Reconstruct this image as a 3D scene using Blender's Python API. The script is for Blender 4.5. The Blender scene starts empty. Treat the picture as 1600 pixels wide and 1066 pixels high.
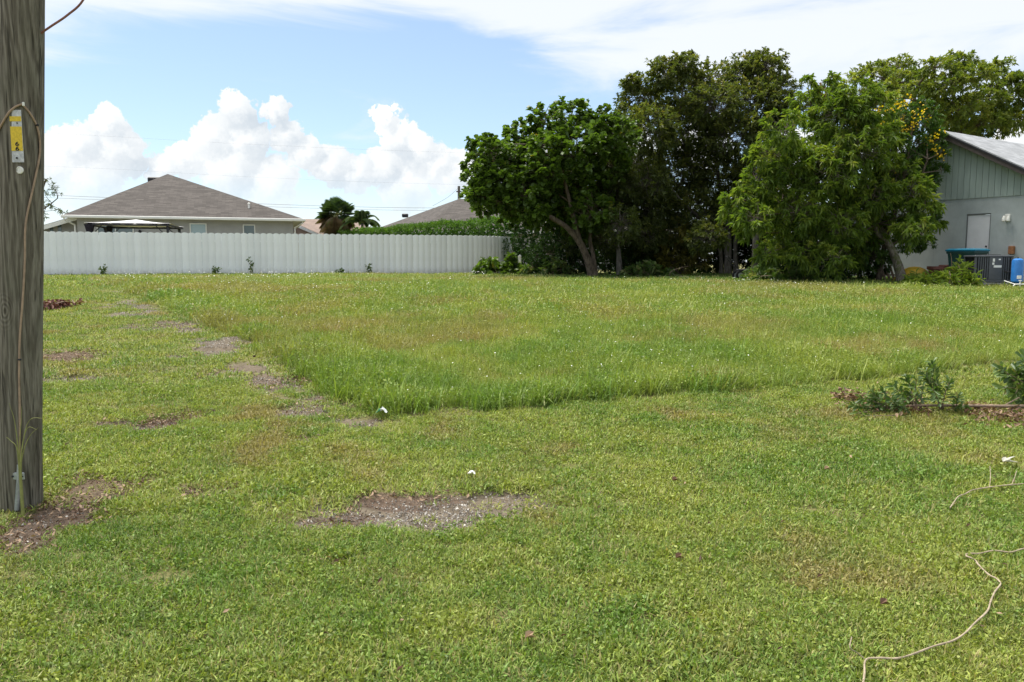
import bpy, math, random
import numpy as np
from mathutils import Vector, Matrix

# ------------------------------------------------------------------ camera, sky, sun, exposure
S = bpy.context.scene
COL = S.collection
FPX, HOR = 1225.0, 410.0                 # focal length in photo pixels, horizon row
TH = math.atan((533 - HOR) / FPX)        # camera looks down a little
EYE = 1.70
cam_d = bpy.data.cameras.new('camera'); cam = bpy.data.objects.new('camera', cam_d); COL.objects.link(cam)
cam_d.sensor_width = 36.0; cam_d.lens = 36.0 * FPX / 1600.0
cam_d.clip_start = 0.05; cam_d.clip_end = 6000
cam.location = (0, 0, EYE); cam.rotation_euler = (math.pi / 2 - TH, 0, 0)
S.camera = cam
S.view_settings.view_transform = 'Standard'; S.view_settings.look = 'None'
S.view_settings.gamma = 1.0; S.view_settings.use_curve_mapping = False
S.view_settings.exposure = 1.06
S.cycles.max_bounces = 5; S.cycles.diffuse_bounces = 3; S.cycles.glossy_bounces = 2; S.cycles.transmission_bounces = 3; S.cycles.transparent_max_bounces = 4

SUN_EL, SUN_AZ = math.radians(68), math.radians(-52)      # azimuth from +Y towards +X: behind the trees, to the left
sd = bpy.data.lights.new('sun', 'SUN'); sd.energy = 3.4; sd.angle = math.radians(34); sd.color = (1.0, 0.95, 0.86)
sun = bpy.data.objects.new('sun', sd); COL.objects.link(sun)
tosun = Vector((math.cos(SUN_EL) * math.sin(SUN_AZ), math.cos(SUN_EL) * math.cos(SUN_AZ), math.sin(SUN_EL)))
sun.rotation_euler = tosun.to_track_quat('Z', 'Y').to_euler(); sun.location = tosun * 60

class NT:
    """small helper for node trees"""
    def __init__(s, tree): s.t = tree; s.n = tree.nodes; s.l = tree.links
    def node(s, typ, ins=None, **kw):
        n = s.n.new(typ)
        for k, v in kw.items(): setattr(n, k, v)
        for k, v in (ins or {}).items():
            sock = n.inputs[k]
            if isinstance(v, bpy.types.NodeSocket): s.l.new(v, sock)
            else: sock.default_value = v
        return n
    def math(s, op, a, b=0.0, c=0.0, clamp=False):
        n = s.n.new('ShaderNodeMath'); n.operation = op; n.use_clamp = clamp
        for i, v in enumerate((a, b, c)):
            if isinstance(v, bpy.types.NodeSocket): s.l.new(v, n.inputs[i])
            else: n.inputs[i].default_value = v
        return n.outputs[0]
    def vmath(s, op, a, b=(0, 0, 0)):
        n = s.n.new('ShaderNodeVectorMath'); n.operation = op
        for i, v in enumerate((a, b)):
            if isinstance(v, bpy.types.NodeSocket): s.l.new(v, n.inputs[i])
            else: n.inputs[i].default_value = v
        return n
    def mix(s, f, a, b, typ='MIX'):
        n = s.n.new('ShaderNodeMix'); n.data_type = 'RGBA'; n.blend_type = typ
        for i, v in ((0, f), (6, a), (7, b)):
            if isinstance(v, bpy.types.NodeSocket): s.l.new(v, n.inputs[i])
            else: n.inputs[i].default_value = v if i == 0 or len(v) == 4 else (*v, 1)
        return n.outputs[2]
    def smooth(s, x, lo, hi, a=0.0, b=1.0):
        n = s.n.new('ShaderNodeMapRange'); n.interpolation_type = 'SMOOTHSTEP'
        s.l.new(x, n.inputs[0])
        for i, v in ((1, lo), (2, hi), (3, a), (4, b)):
            if isinstance(v, bpy.types.NodeSocket): s.l.new(v, n.inputs[i])
            else: n.inputs[i].default_value = v
        return n.outputs[0]
    def noise(s, vec, scale, detail=4, rough=0.5, dist=0.0):
        n = s.n.new('ShaderNodeTexNoise')
        if vec is not None: s.l.new(vec, n.inputs['Vector'])
        n.inputs['Scale'].default_value = scale; n.inputs['Detail'].default_value = detail
        n.inputs['Roughness'].default_value = rough; n.inputs['Distortion'].default_value = dist
        return n
    def ramp(s, fac, stops):
        n = s.n.new('ShaderNodeValToRGB'); e = n.color_ramp.elements
        while len(e) < len(stops): e.new(0.5)
        for i, (p, c) in enumerate(stops): e[i].position = p; e[i].color = (*c, 1)
        s.l.new(fac, n.inputs[0]); return n.outputs[0]

def make_world():
    w = bpy.data.worlds.new('World'); S.world = w; w.use_nodes = True
    t = NT(w.node_tree); t.n.clear()
    out = t.node('ShaderNodeOutputWorld')
    sky = t.node('ShaderNodeTexSky', sky_type='NISHITA', sun_disc=False, sun_elevation=SUN_EL, sun_rotation=SUN_AZ,
                 altitude=0.0, air_density=1.0, dust_density=0.6, ozone_density=3.6)
    bsky = t.node('ShaderNodeBackground', {'Color': sky.outputs[0], 'Strength': 0.088})
    d = t.vmath('NORMALIZE', t.node('ShaderNodeTexCoord').outputs['Generated']).outputs[0]
    sx = t.node('ShaderNodeSeparateXYZ', {0: d})
    x, y, z = sx.outputs
    az = t.math('MULTIPLY', t.math('ARCTAN2', x, y), 180 / math.pi)
    el = t.math('MULTIPLY', t.math('ARCSINE', z), 180 / math.pi)
    # the row of cumulus goes all the way round the horizon: the same bank every 72 degrees
    u = t.math('SUBTRACT', t.math('FLOORED_MODULO', t.math('ADD', az, 36.0), 72.0), 36.0)
    uv = t.node('ShaderNodeCombineXYZ', {0: u, 1: el}).outputs[0]
    n1 = t.noise(d, 16, 7, 0.64); n2 = t.noise(d, 75, 6, 0.62)
    wob = t.vmath('SUBTRACT', n1.outputs['Color'], (0.5, 0.5, 0.5)).outputs[0]
    wob2 = t.vmath('SUBTRACT', n2.outputs['Color'], (0.5, 0.5, 0.5)).outputs[0]
    wv = t.vmath('ADD', t.vmath('MULTIPLY', wob, (3.6, 3.0, 0)).outputs[0], t.vmath('MULTIPLY', wob2, (1.5, 1.5, 0)).outputs[0]).outputs[0]
    def flat2(v): return t.vmath('MULTIPLY', v, (1, 1, 0)).outputs[0]
    pos = flat2(t.vmath('ADD', uv, wv).outputs[0])
    pos_up = t.vmath('ADD', pos, (-0.55, 0.75, 0)).outputs[0]
    blobs = [(185, 205, 26), (130, 225, 30), (100, 260, 36), (200, 240, 34), (60, 250, 30), (150, 285, 44), (375, 185, 26), (345, 222, 30), (395, 225, 28),
             (300, 255, 30), (370, 265, 40), (260, 270, 24), (432, 182, 20), (450, 215, 26), (485, 240, 28), (520, 262, 32), (560, 275, 32), (430, 290, 44),
             (615, 190, 17), (625, 222, 26), (655, 235, 30), (600, 262, 30), (690, 255, 28), (720, 270, 34), (640, 290, 44), (790, 262, 34), (870, 275, 40),
             (980, 240, 46), (1100, 230, 42), (1230, 250, 46), (1360, 225, 40), (1480, 260, 46), (1580, 240, 38), (0, 268, 36)]
    def density(p):
        acc = None
        for bx_, by_, br in blobs:
            a = math.degrees(math.atan((bx_ - 800) / FPX)); hyp = math.hypot(1, (bx_ - 800) / FPX)
            e = math.degrees(math.atan((HOR - by_) / FPX / hyp)); r = math.degrees(br * 1.12 / FPX)
            dist = t.vmath('DISTANCE', p, (a, e, 0)).outputs['Value']
            v = t.math('MULTIPLY_ADD', dist, -1.0 / r, 1.0)
            acc = v if acc is None else t.math('MAXIMUM', acc, v)
        return acc
    dens = density(pos); dens2 = density(pos_up)
    low = t.smooth(el, 5.6, 1.0)                                       # hazy cloud base along the horizon
    low = t.math('MULTIPLY', low, t.smooth(n1.outputs['Fac'], 0.25, 0.62, 0.35, 1.0))
    a_cu = t.math('MULTIPLY', t.smooth(dens, 0.03, 0.17), t.smooth(el, 3.2, 6.5, 0.45, 1.0))
    relief = t.math('MULTIPLY_ADD', t.math('SUBTRACT', dens, dens2), 1.1, 0.30, clamp=True)
    puff = t.smooth(n1.outputs['Fac'], 0.3, 0.7)
    sh = t.math('MULTIPLY_ADD', puff, 0.55, t.math('MULTIPLY', relief, 0.65), clamp=True)
    c_cu = t.mix(sh, (0.325, 0.362, 0.398), (0.535, 0.54, 0.535))
    # thin high cloud, thicker towards the zenith
    st = t.vmath('MULTIPLY', d, (1.0, 1.0, 5.5)).outputs[0]
    ci = t.noise(st, 3.2, 7, 0.58, 0.6)
    edge = t.math('MULTIPLY_ADD', t.math('COSINE', t.math('MULTIPLY', t.math('SUBTRACT', az, 25.0), 5 * math.pi / 180)), -3.2, 13.0)
    rise = t.math('MULTIPLY_ADD', t.math('SUBTRACT', el, edge), 0.085, 0.0)
    rise = t.math('MINIMUM', t.math('MAXIMUM', rise, -0.16), 0.20)
    a_ci = t.smooth(t.math('ADD', ci.outputs['Fac'], rise), 0.40, 0.72, 0.14, 0.88)
    c_ci = (0.48, 0.495, 0.515, 1)
    bci = t.node('ShaderNodeBackground', {'Color': c_ci, 'Strength': 1.0})
    bcu = t.node('ShaderNodeBackground', {'Color': c_cu, 'Strength': 1.0})
    blo = t.node('ShaderNodeBackground', {'Color': (0.43, 0.47, 0.52, 1), 'Strength': 1.0})
    m1 = t.node('ShaderNodeMixShader', {0: a_ci, 1: bsky.outputs[0], 2: bci.outputs[0]})
    m2 = t.node('ShaderNodeMixShader', {0: t.math('MULTIPLY', low, 0.8), 1: m1.outputs[0], 2: blo.outputs[0]})
    m3 = t.node('ShaderNodeMixShader', {0: a_cu, 1: m2.outputs[0], 2: bcu.outputs[0]})
    t.l.new(m3.outputs[0], out.inputs[0])
make_world()

# ------------------------------------------------------------------ helpers
rng = np.random.default_rng(7); random.seed(7)
ct, st_ = math.cos(TH), math.sin(TH)
def P(px, py, Y):
    """the point at depth Y (metres along +Y) seen at a photo pixel"""
    v = (533 - py) / FPX; wy = ct + v * st_; k = Y / wy
    return np.array(((px - 800) / FPX * k, Y, EYE + (-st_ + v * ct) * k))
GY = np.array([-80, 0, 4, 6, 8, 12, 16, 20, 24, 28, 33, 40, 60, 200, 3000.])
GZ = np.array([-.05, 0, 0, .05, .15, .39, .62, .81, .96, 1.06, 1.13, 1.18, 1.25, 1.25, 1.25])
_fy = np.concatenate([np.arange(-80, 60, .1), np.arange(60, 3001, 20)])
_fz = np.interp(_fy, GY, GZ); _k = np.ones(25) / 25
_fz[30:1370] = np.convolve(_fz[:1400], _k, 'same')[30:1370]
TAB = rng.random((256, 256))
def vnoise(x, y, s=1.0, off=0):
    x = np.asarray(x, float) * s + 37.3 + off * 11.7; y = np.asarray(y, float) * s + 91.1 + off * 5.3
    xi = np.floor(x).astype(int); yi = np.floor(y).astype(int); fx = x - xi; fy = y - yi
    fx = fx * fx * (3 - 2 * fx); fy = fy * fy * (3 - 2 * fy)
    g = lambda a, b: TAB[a & 255, b & 255]
    return (g(xi, yi) * (1 - fx) + g(xi + 1, yi) * fx) * (1 - fy) + (g(xi, yi + 1) * (1 - fx) + g(xi + 1, yi + 1) * fx) * fy
def fbm(x, y, s=1.0, off=0, o=4):
    a, t, n = 1.0, 0.0, 0.0
    for i in range(o): t = t + a * vnoise(x, y, s * 2 ** i, off + i * 3); n += a; a *= .55
    return t / n
def GRD(x, y):
    x = np.asarray(x, float); y = np.asarray(y, float)
    return np.interp(y, _fy, _fz) + (fbm(x, y, .45, 1, 3) - .5) * .05 * np.clip((40 - np.abs(y)) / 20, 0, 1)
def gz(x, y): return float(GRD(x, y))
def gpt(px, py, lift=0.0):
    """where the line of sight through a photo pixel meets the ground"""
    lo, hi = 1.0, 80.0
    for Y in np.arange(1.5, 80, .25):
        p = P(px, py, Y)
        if p[2] < gz(p[0], p[1]): hi = Y; lo = Y - .25; break
    for _ in range(22):
        m = (lo + hi) / 2; p = P(px, py, m)
        if p[2] < gz(p[0], p[1]): hi = m
        else: lo = m
    p = P(px, py, hi); p[2] = gz(p[0], p[1]) + lift; return p

LOC = {}
def tag(o, label=None, cat=None, group=None, kind=None):
    if label: o['label'] = label
    if cat: o['category'] = cat
    if group: o['group'] = group
    if kind: o['kind'] = kind
    return o
def thing(name, loc, label, cat, group=None):
    o = bpy.data.objects.new(name, None); COL.objects.link(o); o.location = tuple(loc); o.empty_display_size = .1
    LOC[o.name] = np.array(loc, float); return tag(o, label, cat, group)
def link_mesh(name, me, mat, parent=None, loc=None):
    o = bpy.data.objects.new(name, me); COL.objects.link(o)
    if mat is not None: me.materials.append(mat)
    if parent is not None: o.parent = parent; LOC[o.name] = LOC[parent.name]
    else:
        LOC[o.name] = np.zeros(3) if loc is None else np.array(loc, float); o.location = tuple(LOC[o.name])
    return o
def np_mesh(name, V, faces, mat, parent=None, smooth=False, attrs=None, loc=None):
    """V (n,3) world coordinates, faces (m,k); attrs = {name: per-vertex floats}"""
    V = np.asarray(V, np.float32); faces = np.asarray(faces, np.int32)
    base = LOC[parent.name] if parent is not None else (np.zeros(3) if loc is None else np.array(loc, float))
    V = (V - base).astype(np.float32)
    me = bpy.data.meshes.new(name); m, k = faces.shape
    me.vertices.add(len(V)); me.vertices.foreach_set('co', V.ravel())
    me.loops.add(m * k); me.loops.foreach_set('vertex_index', faces.ravel())
    me.polygons.add(m); me.polygons.foreach_set('loop_start', np.arange(0, m * k, k, dtype=np.int32))
    me.polygons.foreach_set('use_smooth', np.full(m, smooth))
    me.update(calc_edges=True)
    for an, av in (attrs or {}).items():
        a = me.attributes.new(an, 'FLOAT', 'POINT'); a.data.foreach_set('value', np.asarray(av, np.float32))
    return link_mesh(name, me, mat, parent, loc)

class MB:
    """collects shapes in world coordinates and links them as one mesh"""
    def __init__(s): s.v = []; s.f = []
    def add(s, vs, fs):
        b = len(s.v); s.v += [tuple(map(float, v)) for v in vs]; s.f += [tuple(i + b for i in f) for f in fs]; return s
    def box(s, c, sz, ax=None, bev=0.0):
        """ax: (unit x, unit y) axes of the box in plan; z is up"""
        ux = np.array((1, 0, 0.)) if ax is None else np.array(ax[0], float); uy = np.array((0, 1, 0.)) if ax is None else np.array(ax[1], float)
        uz = np.cross(ux, uy); c = np.array(c, float); hx, hy, hz = np.array(sz) / 2.0
        if bev <= 0:
            vs = [c + ux * a * hx + uy * b * hy + uz * d * hz for d in (-1, 1) for a, b in ((-1, -1), (1, -1), (1, 1), (-1, 1))]
            return s.add(vs, [(3, 2, 1, 0), (4, 5, 6, 7), (0, 1, 5, 4), (1, 2, 6, 5), (2, 3, 7, 6), (3, 0, 4, 7)])
        ring = lambda r: [(hx - r, -hy), (hx, -hy + r), (hx, hy - r), (hx - r, hy), (-hx + r, hy), (-hx, hy - r), (-hx, -hy + r), (-hx + r, -hy)]
        vs = []
        for d, i in ((-hz, bev), (-hz + bev, 0), (hz - bev, 0), (hz, bev)):
            for a, b in ring(bev): 
                vs.append(c + ux * a * (1 - i / hx) + uy * b * (1 - i / hy) + uz * d)
        fs = [tuple(range(7, -1, -1)), tuple(range(24, 32))]
        for k in range(3):
            for j in range(8): fs.append((k * 8 + j, k * 8 + (j + 1) % 8, k * 8 + 8 + (j + 1) % 8, k * 8 + 8 + j))
        return s.add(vs, fs)
    def tube(s, pts, rad, seg=8, caps=True):
        pts = [np.array(p, float) for p in pts]; n = len(pts)
        rad = [rad] * n if np.isscalar(rad) else list(rad)
        vs, fs = [], []; ref = np.array((0.31, 0.17, 0.93))
        for i, p in enumerate(pts):
            d = pts[min(i + 1, n - 1)] - pts[max(i - 1, 0)]; d = d / (np.linalg.norm(d) + 1e-9)
            r0 = ref if abs(d @ ref) < .95 else np.array((1, 0, 0.))
            a = np.cross(d, r0); a /= np.linalg.norm(a); b = np.cross(d, a)
            for k in range(seg):
                t = 2 * math.pi * k / seg; vs.append(p + (a * math.cos(t) + b * math.sin(t)) * rad[i])
        for i in range(n - 1):
            for k in range(seg):
                fs.append((i * seg + k, i * seg + (k + 1) % seg, (i + 1) * seg + (k + 1) % seg, (i + 1) * seg + k))
        if caps: fs += [tuple(range(seg - 1, -1, -1)), tuple(range((n - 1) * seg, n * seg))]
        return s.add(vs, fs)
    def lathe(s, c, prof, seg=20):
        c = np.array(c, float); vs, fs = [], []
        for r, z in prof:
            for k in range(seg): t = 2 * math.pi * k / seg; vs.append(c + np.array((r * math.cos(t), r * math.sin(t), z)))
        for i in range(len(prof) - 1):
            for k in range(seg): fs.append((i * seg + k, i * seg + (k + 1) % seg, (i + 1) * seg + (k + 1) % seg, (i + 1) * seg + k))
        fs += [tuple(range(seg - 1, -1, -1)), tuple(range((len(prof) - 1) * seg, len(prof) * seg))]
        return s.add(vs, fs)
    def slab(s, pts, n, th):
        """a flat polygon given thickness th along -n"""
        pts = [np.array(p, float) for p in pts]; n = np.array(n, float); k = len(pts)
        vs = pts + [p - n * th for p in pts]
        fs = [tuple(range(k)), tuple(range(2 * k - 1, k - 1, -1))] + [(i, k + i, k + (i + 1) % k, (i + 1) % k) for i in range(k)]
        return s.add(vs, fs)
    def build(s, name, mat, parent=None, smooth=False, loc=None):
        base = LOC[parent.name] if parent is not None else (np.zeros(3) if loc is None else np.array(loc, float))
        me = bpy.data.meshes.new(name)
        me.from_pydata([tuple(np.array(v) - base) for v in s.v], [], s.f); me.update()
        if smooth:
            me.polygons.foreach_set('use_smooth', np.ones(len(me.polygons), bool))
            try: me.set_sharp_from_angle(angle=math.radians(40))
            except Exception: pass
        return link_mesh(name, me, mat, parent, loc)

def spline(pts, n=8):
    """Catmull-Rom through points"""
    p = [np.array(q, float) for q in pts]; p = [2 * p[0] - p[1]] + p + [2 * p[-1] - p[-2]]; out = []
    for i in range(1, len(p) - 2):
        for k in range(n):
            t = k / n; a, b, c, d = p[i - 1], p[i], p[i + 1], p[i + 2]
            out.append(.5 * ((2 * b) + (c - a) * t + (2 * a - 5 * b + 4 * c - d) * t * t + (3 * b - a - 3 * c + d) * t ** 3))
    out.append(p[-2]); return out

# ------------------------------------------------------------------ materials
MATS = {}
def mat(name, col, rough=.6, spec=.4, var=.12, vscale=6.0, bump=0.0, bscale=40.0, metal=0.0, stretch=(1, 1, 1), dirt=0.0):
    m = bpy.data.materials.new(name); m.use_nodes = True; t = NT(m.node_tree); b = t.n['Principled BSDF']
    tc = t.node('ShaderNodeTexCoord').outputs['Object']
    v = t.vmath('MULTIPLY', tc, stretch).outputs[0]
    n = t.noise(v, vscale, 6, .6)
    c1 = tuple(max(0, c * (1 - var)) for c in col); c2 = tuple(min(1, c * (1 + var)) for c in col)
    c = t.mix(t.smooth(n.outputs['Fac'], .3, .7), c1, c2)
    if dirt > 0:
        dn = t.noise(t.vmath('MULTIPLY', tc, (1.5, 1.5, .35)).outputs[0], 2.2, 6, .65)
        c = t.mix(t.math('MULTIPLY', t.smooth(dn.outputs['Fac'], .48, .75), dirt), c, tuple(x * .45 for x in col))
    t.l.new(c, b.inputs['Base Color']); b.inputs['Roughness'].default_value = rough; b.inputs['Metallic'].default_value = metal
    b.inputs['Specular IOR Level'].default_value = spec
    if bump > 0:
        bn = t.noise(v, bscale, 5, .6)
        bp = t.node('ShaderNodeBump', {'Height': bn.outputs['Fac'], 'Strength': bump, 'Distance': .02}); t.l.new(bp.outputs[0], b.inputs['Normal'])
    MATS[name] = m; return m

def leaf_mat(name, stops, rough=.42, trans=.28, spec=.45, tcol=(1.25, 1.35, .5)):
    """foliage: colour runs over the per-leaf attribute 'hue'"""
    m = bpy.data.materials.new(name); m.use_nodes = True; t = NT(m.node_tree); b = t.n['Principled BSDF']; out = t.n['Material Output']
    a = t.node('ShaderNodeAttribute', attribute_name='hue')
    c = t.ramp(a.outputs['Fac'], stops)
    t.l.new(c, b.inputs['Base Color']); b.inputs['Roughness'].default_value = rough; b.inputs['Specular IOR Level'].default_value = spec
    trans = min(.5, trans * 1.35); tr = t.node('ShaderNodeBsdfTranslucent', {'Color': t.mix(1.0, c, tcol, 'MULTIPLY')})
    mx = t.node('ShaderNodeMixShader', {0: trans, 1: b.outputs[0], 2: tr.outputs[0]}); t.l.new(mx.outputs[0], out.inputs[0])
    MATS[name] = m; return m

def grass_mat(name, straw=(.36, .29, .14), k=(1.15, .42), sm=.85):
    m = bpy.data.materials.new(name); m.use_nodes = True; t = NT(m.node_tree); b = t.n['Principled BSDF']; out = t.n['Material Output']
    ti = t.node('ShaderNodeAttribute', attribute_type='INSTANCER', attribute_name='tint')
    bv = t.node('ShaderNodeAttribute', attribute_name='bv')
    f = t.math('MULTIPLY_ADD', bv.outputs['Fac'], k[0], k[1])
    c = t.mix(1.0, ti.outputs['Color'], t.node('ShaderNodeCombineColor', {0: f, 1: f, 2: f}).outputs[0], 'MULTIPLY')
    c = t.mix(t.smooth(bv.outputs['Fac'], .84, .92, 0, sm), c, straw)
    t.l.new(c, b.inputs['Base Color']); b.inputs['Roughness'].default_value = .5; b.inputs['Specular IOR Level'].default_value = .3
    tr = t.node('ShaderNodeBsdfTranslucent', {'Color': t.mix(1.0, c, (1.2, 1.25, .55), 'MULTIPLY')})
    mx = t.node('ShaderNodeMixShader', {0: .3, 1: b.outputs[0], 2: tr.outputs[0]}); t.l.new(mx.outputs[0], out.inputs[0])
    return m

def shingle_mat(name, col, var=.35, sc=1.0):
    m = bpy.data.materials.new(name); m.use_nodes = True; t = NT(m.node_tree); b = t.n['Principled BSDF']
    tc = t.node('ShaderNodeUVMap', uv_map='UVMap').outputs[0]
    br = t.node('ShaderNodeTexBrick', {'Vector': tc, 'Color1': (0, 0, 0, 1), 'Color2': (1, 1, 1, 1), 'Mortar': (.0, .0, .0, 1), 'Scale': 1.0 * sc,
                                        'Mortar Size': .012, 'Brick Width': .42, 'Row Height': .19, 'Mortar Smooth': .3})
    n = t.noise(tc, 2.2, 6, .6); n2 = t.noise(tc, 14, 3, .6)
    f = t.math('ADD', t.math('MULTIPLY', br.outputs['Color'], .5), t.math('MULTIPLY', n2.outputs['Fac'], .6))
    c = t.mix(f, tuple(x * (1 - var) for x in col), tuple(min(1, x * (1 + var)) for x in col))
    c = t.mix(t.smooth(n.outputs['Fac'], .35, .75, 0, .35), c, tuple(x * .7 for x in col))
    t.l.new(c, b.inputs['Base Color']); b.inputs['Roughness'].default_value = .9; b.inputs['Specular IOR Level'].default_value = .2
    bp = t.node('ShaderNodeBump', {'Height': br.outputs['Fac'], 'Strength': .5, 'Distance': -.02}); t.l.new(bp.outputs[0], b.inputs['Normal'])
    return m

def wood_pole_mat():
    m = bpy.data.materials.new('weathered_pole_wood'); m.use_nodes = True; t = NT(m.node_tree); b = t.n['Principled BSDF']
    tc = t.node('ShaderNodeTexCoord').outputs['Object']
    v = t.vmath('MULTIPLY', tc, (1, 1, .13)).outputs[0]
    big = t.noise(t.vmath('MULTIPLY', tc, (1, 1, .35)).outputs[0], 6, 4, .6)
    wv = t.node('ShaderNodeTexWave', {'Vector': v, 'Scale': 9.0, 'Distortion': 22.0, 'Detail': 5.0, 'Detail Scale': .55, 'Detail Roughness': .55}, wave_type='BANDS', bands_direction='X')
    fine = t.noise(t.vmath('MULTIPLY', tc, (1, 1, .03)).outputs[0], 140, 4, .65)
    crack = t.noise(t.vmath('MULTIPLY', tc, (1, 1, .045)).outputs[0], 34, 3, .6)
    ck = t.smooth(crack.outputs['Fac'], .41, .33)
    f = t.math('ADD', t.math('MULTIPLY', wv.outputs['Fac'], .26), t.math('MULTIPLY', fine.outputs['Fac'], .78))
    kn = None
    for kp in ((-.072, -.12, .38), (.055, -.128, 3.05), (.07, -.12, 1.35), (-.05, -.13, 2.05), (.0, -.139, 3.42)):
        dk = t.vmath('DISTANCE', t.vmath('MULTIPLY', tc, (1, 1, .5)).outputs[0], (kp[0], kp[1], kp[2] * .5)).outputs['Value']
        dk = t.math('ADD', dk, t.math('MULTIPLY', t.math('SUBTRACT', big.outputs['Fac'], .5), .05))
        r_ = t.math('MULTIPLY', t.math('SINE', t.math('MULTIPLY', dk, 420.0)), t.smooth(dk, .085, .01, 0, .15)); r_ = t.math('SUBTRACT', r_, t.smooth(dk, .020, .004, 0, .22))
        kn = r_ if kn is None else t.math('ADD', kn, r_)
    f = t.math('ADD', f, kn)
    c = t.ramp(f, [(.22, (.060, .052, .039)), (.5, (.140, .125, .098)), (.78, (.248, .228, .184))])
    c = t.mix(t.smooth(big.outputs['Fac'], .48, .75, 0, .4), c, (.085, .09, .058))
    c = t.mix(t.math('MULTIPLY', ck, .8), c, (.03, .027, .02))
    t.l.new(c, b.inputs['Base Color']); b.inputs['Roughness'].default_value = .9; b.inputs['Specular IOR Level'].default_value = .2
    h = t.math('SUBTRACT', f, ck)
    bp = t.node('ShaderNodeBump', {'Height': h, 'Strength': .8, 'Distance': .006}); t.l.new(bp.outputs[0], b.inputs['Normal'])
    return m

def ground_mat():
    m = bpy.data.materials.new('turf_soil'); m.use_nodes = True; t = NT(m.node_tree); b = t.n['Principled BSDF']
    tc = t.node('ShaderNodeTexCoord').outputs['Object']
    A = lambda n: t.node('ShaderNodeAttribute', attribute_name=n).outputs['Fac']
    n1 = t.noise(tc, 9, 6, .65); n2 = t.noise(tc, 1.1, 5, .6); n3 = t.noise(tc, 70, 4, .7)
    thatch = t.mix(t.smooth(n1.outputs['Fac'], .3, .7), (.075, .080, .026), (.155, .150, .060))
    thatch = t.mix(t.smooth(n2.outputs['Fac'], .35, .7, 0, .6), thatch, (.10, .125, .032))
    thatch = t.mix(t.smooth(n3.outputs['Fac'], .42, .66, 0, .75), thatch, (.26, .22, .10)); thatch = t.mix(t.smooth(n3.outputs['Fac'], .46, .34, 0, .7), thatch, (.045, .045, .018))
    soil = t.mix(t.smooth(n1.outputs['Fac'], .3, .7), (.085, .066, .047), (.178, .147, .110))
    soil = t.mix(t.smooth(n3.outputs['Fac'], .45, .75, 0, .7), soil, (.25, .205, .16))
    mulch = t.mix(t.smooth(n3.outputs['Fac'], .3, .7), (.070, .047, .034), (.175, .128, .095))
    c = t.mix(t.math('MULTIPLY', t.smooth(t.math('ADD', A('bare'), t.math('MULTIPLY', t.math('SUBTRACT', n1.outputs['Fac'], .5), .6)), .3, .6), .95), thatch, soil)
    c = t.mix(t.smooth(t.math('ADD', A('mulch'), t.math('MULTIPLY', t.math('SUBTRACT', n1.outputs['Fac'], .5), .6)), .3, .65, 0, .9), c, mulch)
    t.l.new(c, b.inputs['Base Color']); b.inputs['Roughness'].default_value = .95; b.inputs['Specular IOR Level'].default_value = .15
    bp = t.node('ShaderNodeBump', {'Height': t.math('ADD', n3.outputs['Fac'], n1.outputs['Fac']), 'Strength': .7, 'Distance': .02}); t.l.new(bp.outputs[0], b.inputs['Normal'])
    return m

def bark_mat(name, c1, c2, moss=0.0):
    m = bpy.data.materials.new(name); m.use_nodes = True; t = NT(m.node_tree); b = t.n['Principled BSDF']
    tc = t.node('ShaderNodeTexCoord').outputs['Object']
    n = t.noise(t.vmath('MULTIPLY', tc, (1, 1, .3)).outputs[0], 14, 6, .65)
    c = t.mix(t.smooth(n.outputs['Fac'], .3, .7), c1, c2)
    if moss: 
        mo = t.noise(tc, 5, 4, .6); c = t.mix(t.smooth(mo.outputs['Fac'], .45, .6, 0, moss), c, (.09, .11, .03))
    t.l.new(c, b.inputs['Base Color']); b.inputs['Roughness'].default_value = .9; b.inputs['Specular IOR Level'].default_value = .2
    bp = t.node('ShaderNodeBump', {'Height': n.outputs['Fac'], 'Strength': .8, 'Distance': .03}); t.l.new(bp.outputs[0], b.inputs['Normal'])
    return m

def glass_mat(name, col=(.10, .14, .15)):
    m = bpy.data.materials.new(name); m.use_nodes = True; b = m.node_tree.nodes['Principled BSDF']
    b.inputs['Base Color'].default_value = (*col, 1); b.inputs['Roughness'].default_value = .08; b.inputs['Specular IOR Level'].default_value = .8
    return m

M_ground = ground_mat(); M_pole = wood_pole_mat()
M_lawn = grass_mat('lawn_blades'); M_field = grass_mat('field_blades', (.36, .32, .14), (.75, .64), .5)
M_white = mat('white_vinyl', (.84, .86, .885), .45, .4, .03, 2.0, dirt=.12)
def board_dirt(m):
    # every board a shade of its own, and soil splashed up its foot
    t = NT(m.node_tree); b = t.n['Principled BSDF']; old = b.inputs['Base Color'].links[0].from_socket; rn = t.node('ShaderNodeObjectInfo').outputs['Random']
    tc = t.node('ShaderNodeTexCoord').outputs['Object']; z = t.node('ShaderNodeSeparateXYZ', {0: tc}).outputs[2]; nz = t.noise(t.vmath('ADD', tc, t.node('ShaderNodeCombineXYZ', {0: t.math('MULTIPLY', rn, 40.0)}).outputs[0]).outputs[0], 9, 5, .65)
    f = t.math('MULTIPLY_ADD', rn, .10, .92); c = t.mix(1.0, old, t.node('ShaderNodeCombineColor', {0: f, 1: f, 2: f}).outputs[0], 'MULTIPLY')
    sp = t.math('MULTIPLY', t.smooth(t.math('ADD', z, t.math('MULTIPLY', nz.outputs['Fac'], .5)), .62, .22), .5)
    t.l.new(t.mix(sp, c, (.36, .34, .27)), b.inputs['Base Color'])
board_dirt(M_white)
M_trim = mat('white_trim', (.72, .72, .69), .5, .4, .04, 3)
M_stucco = mat('grey_stucco', (.36, .355, .35), .9, .2, .06, 2.0, .25, 60, dirt=.1)
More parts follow.
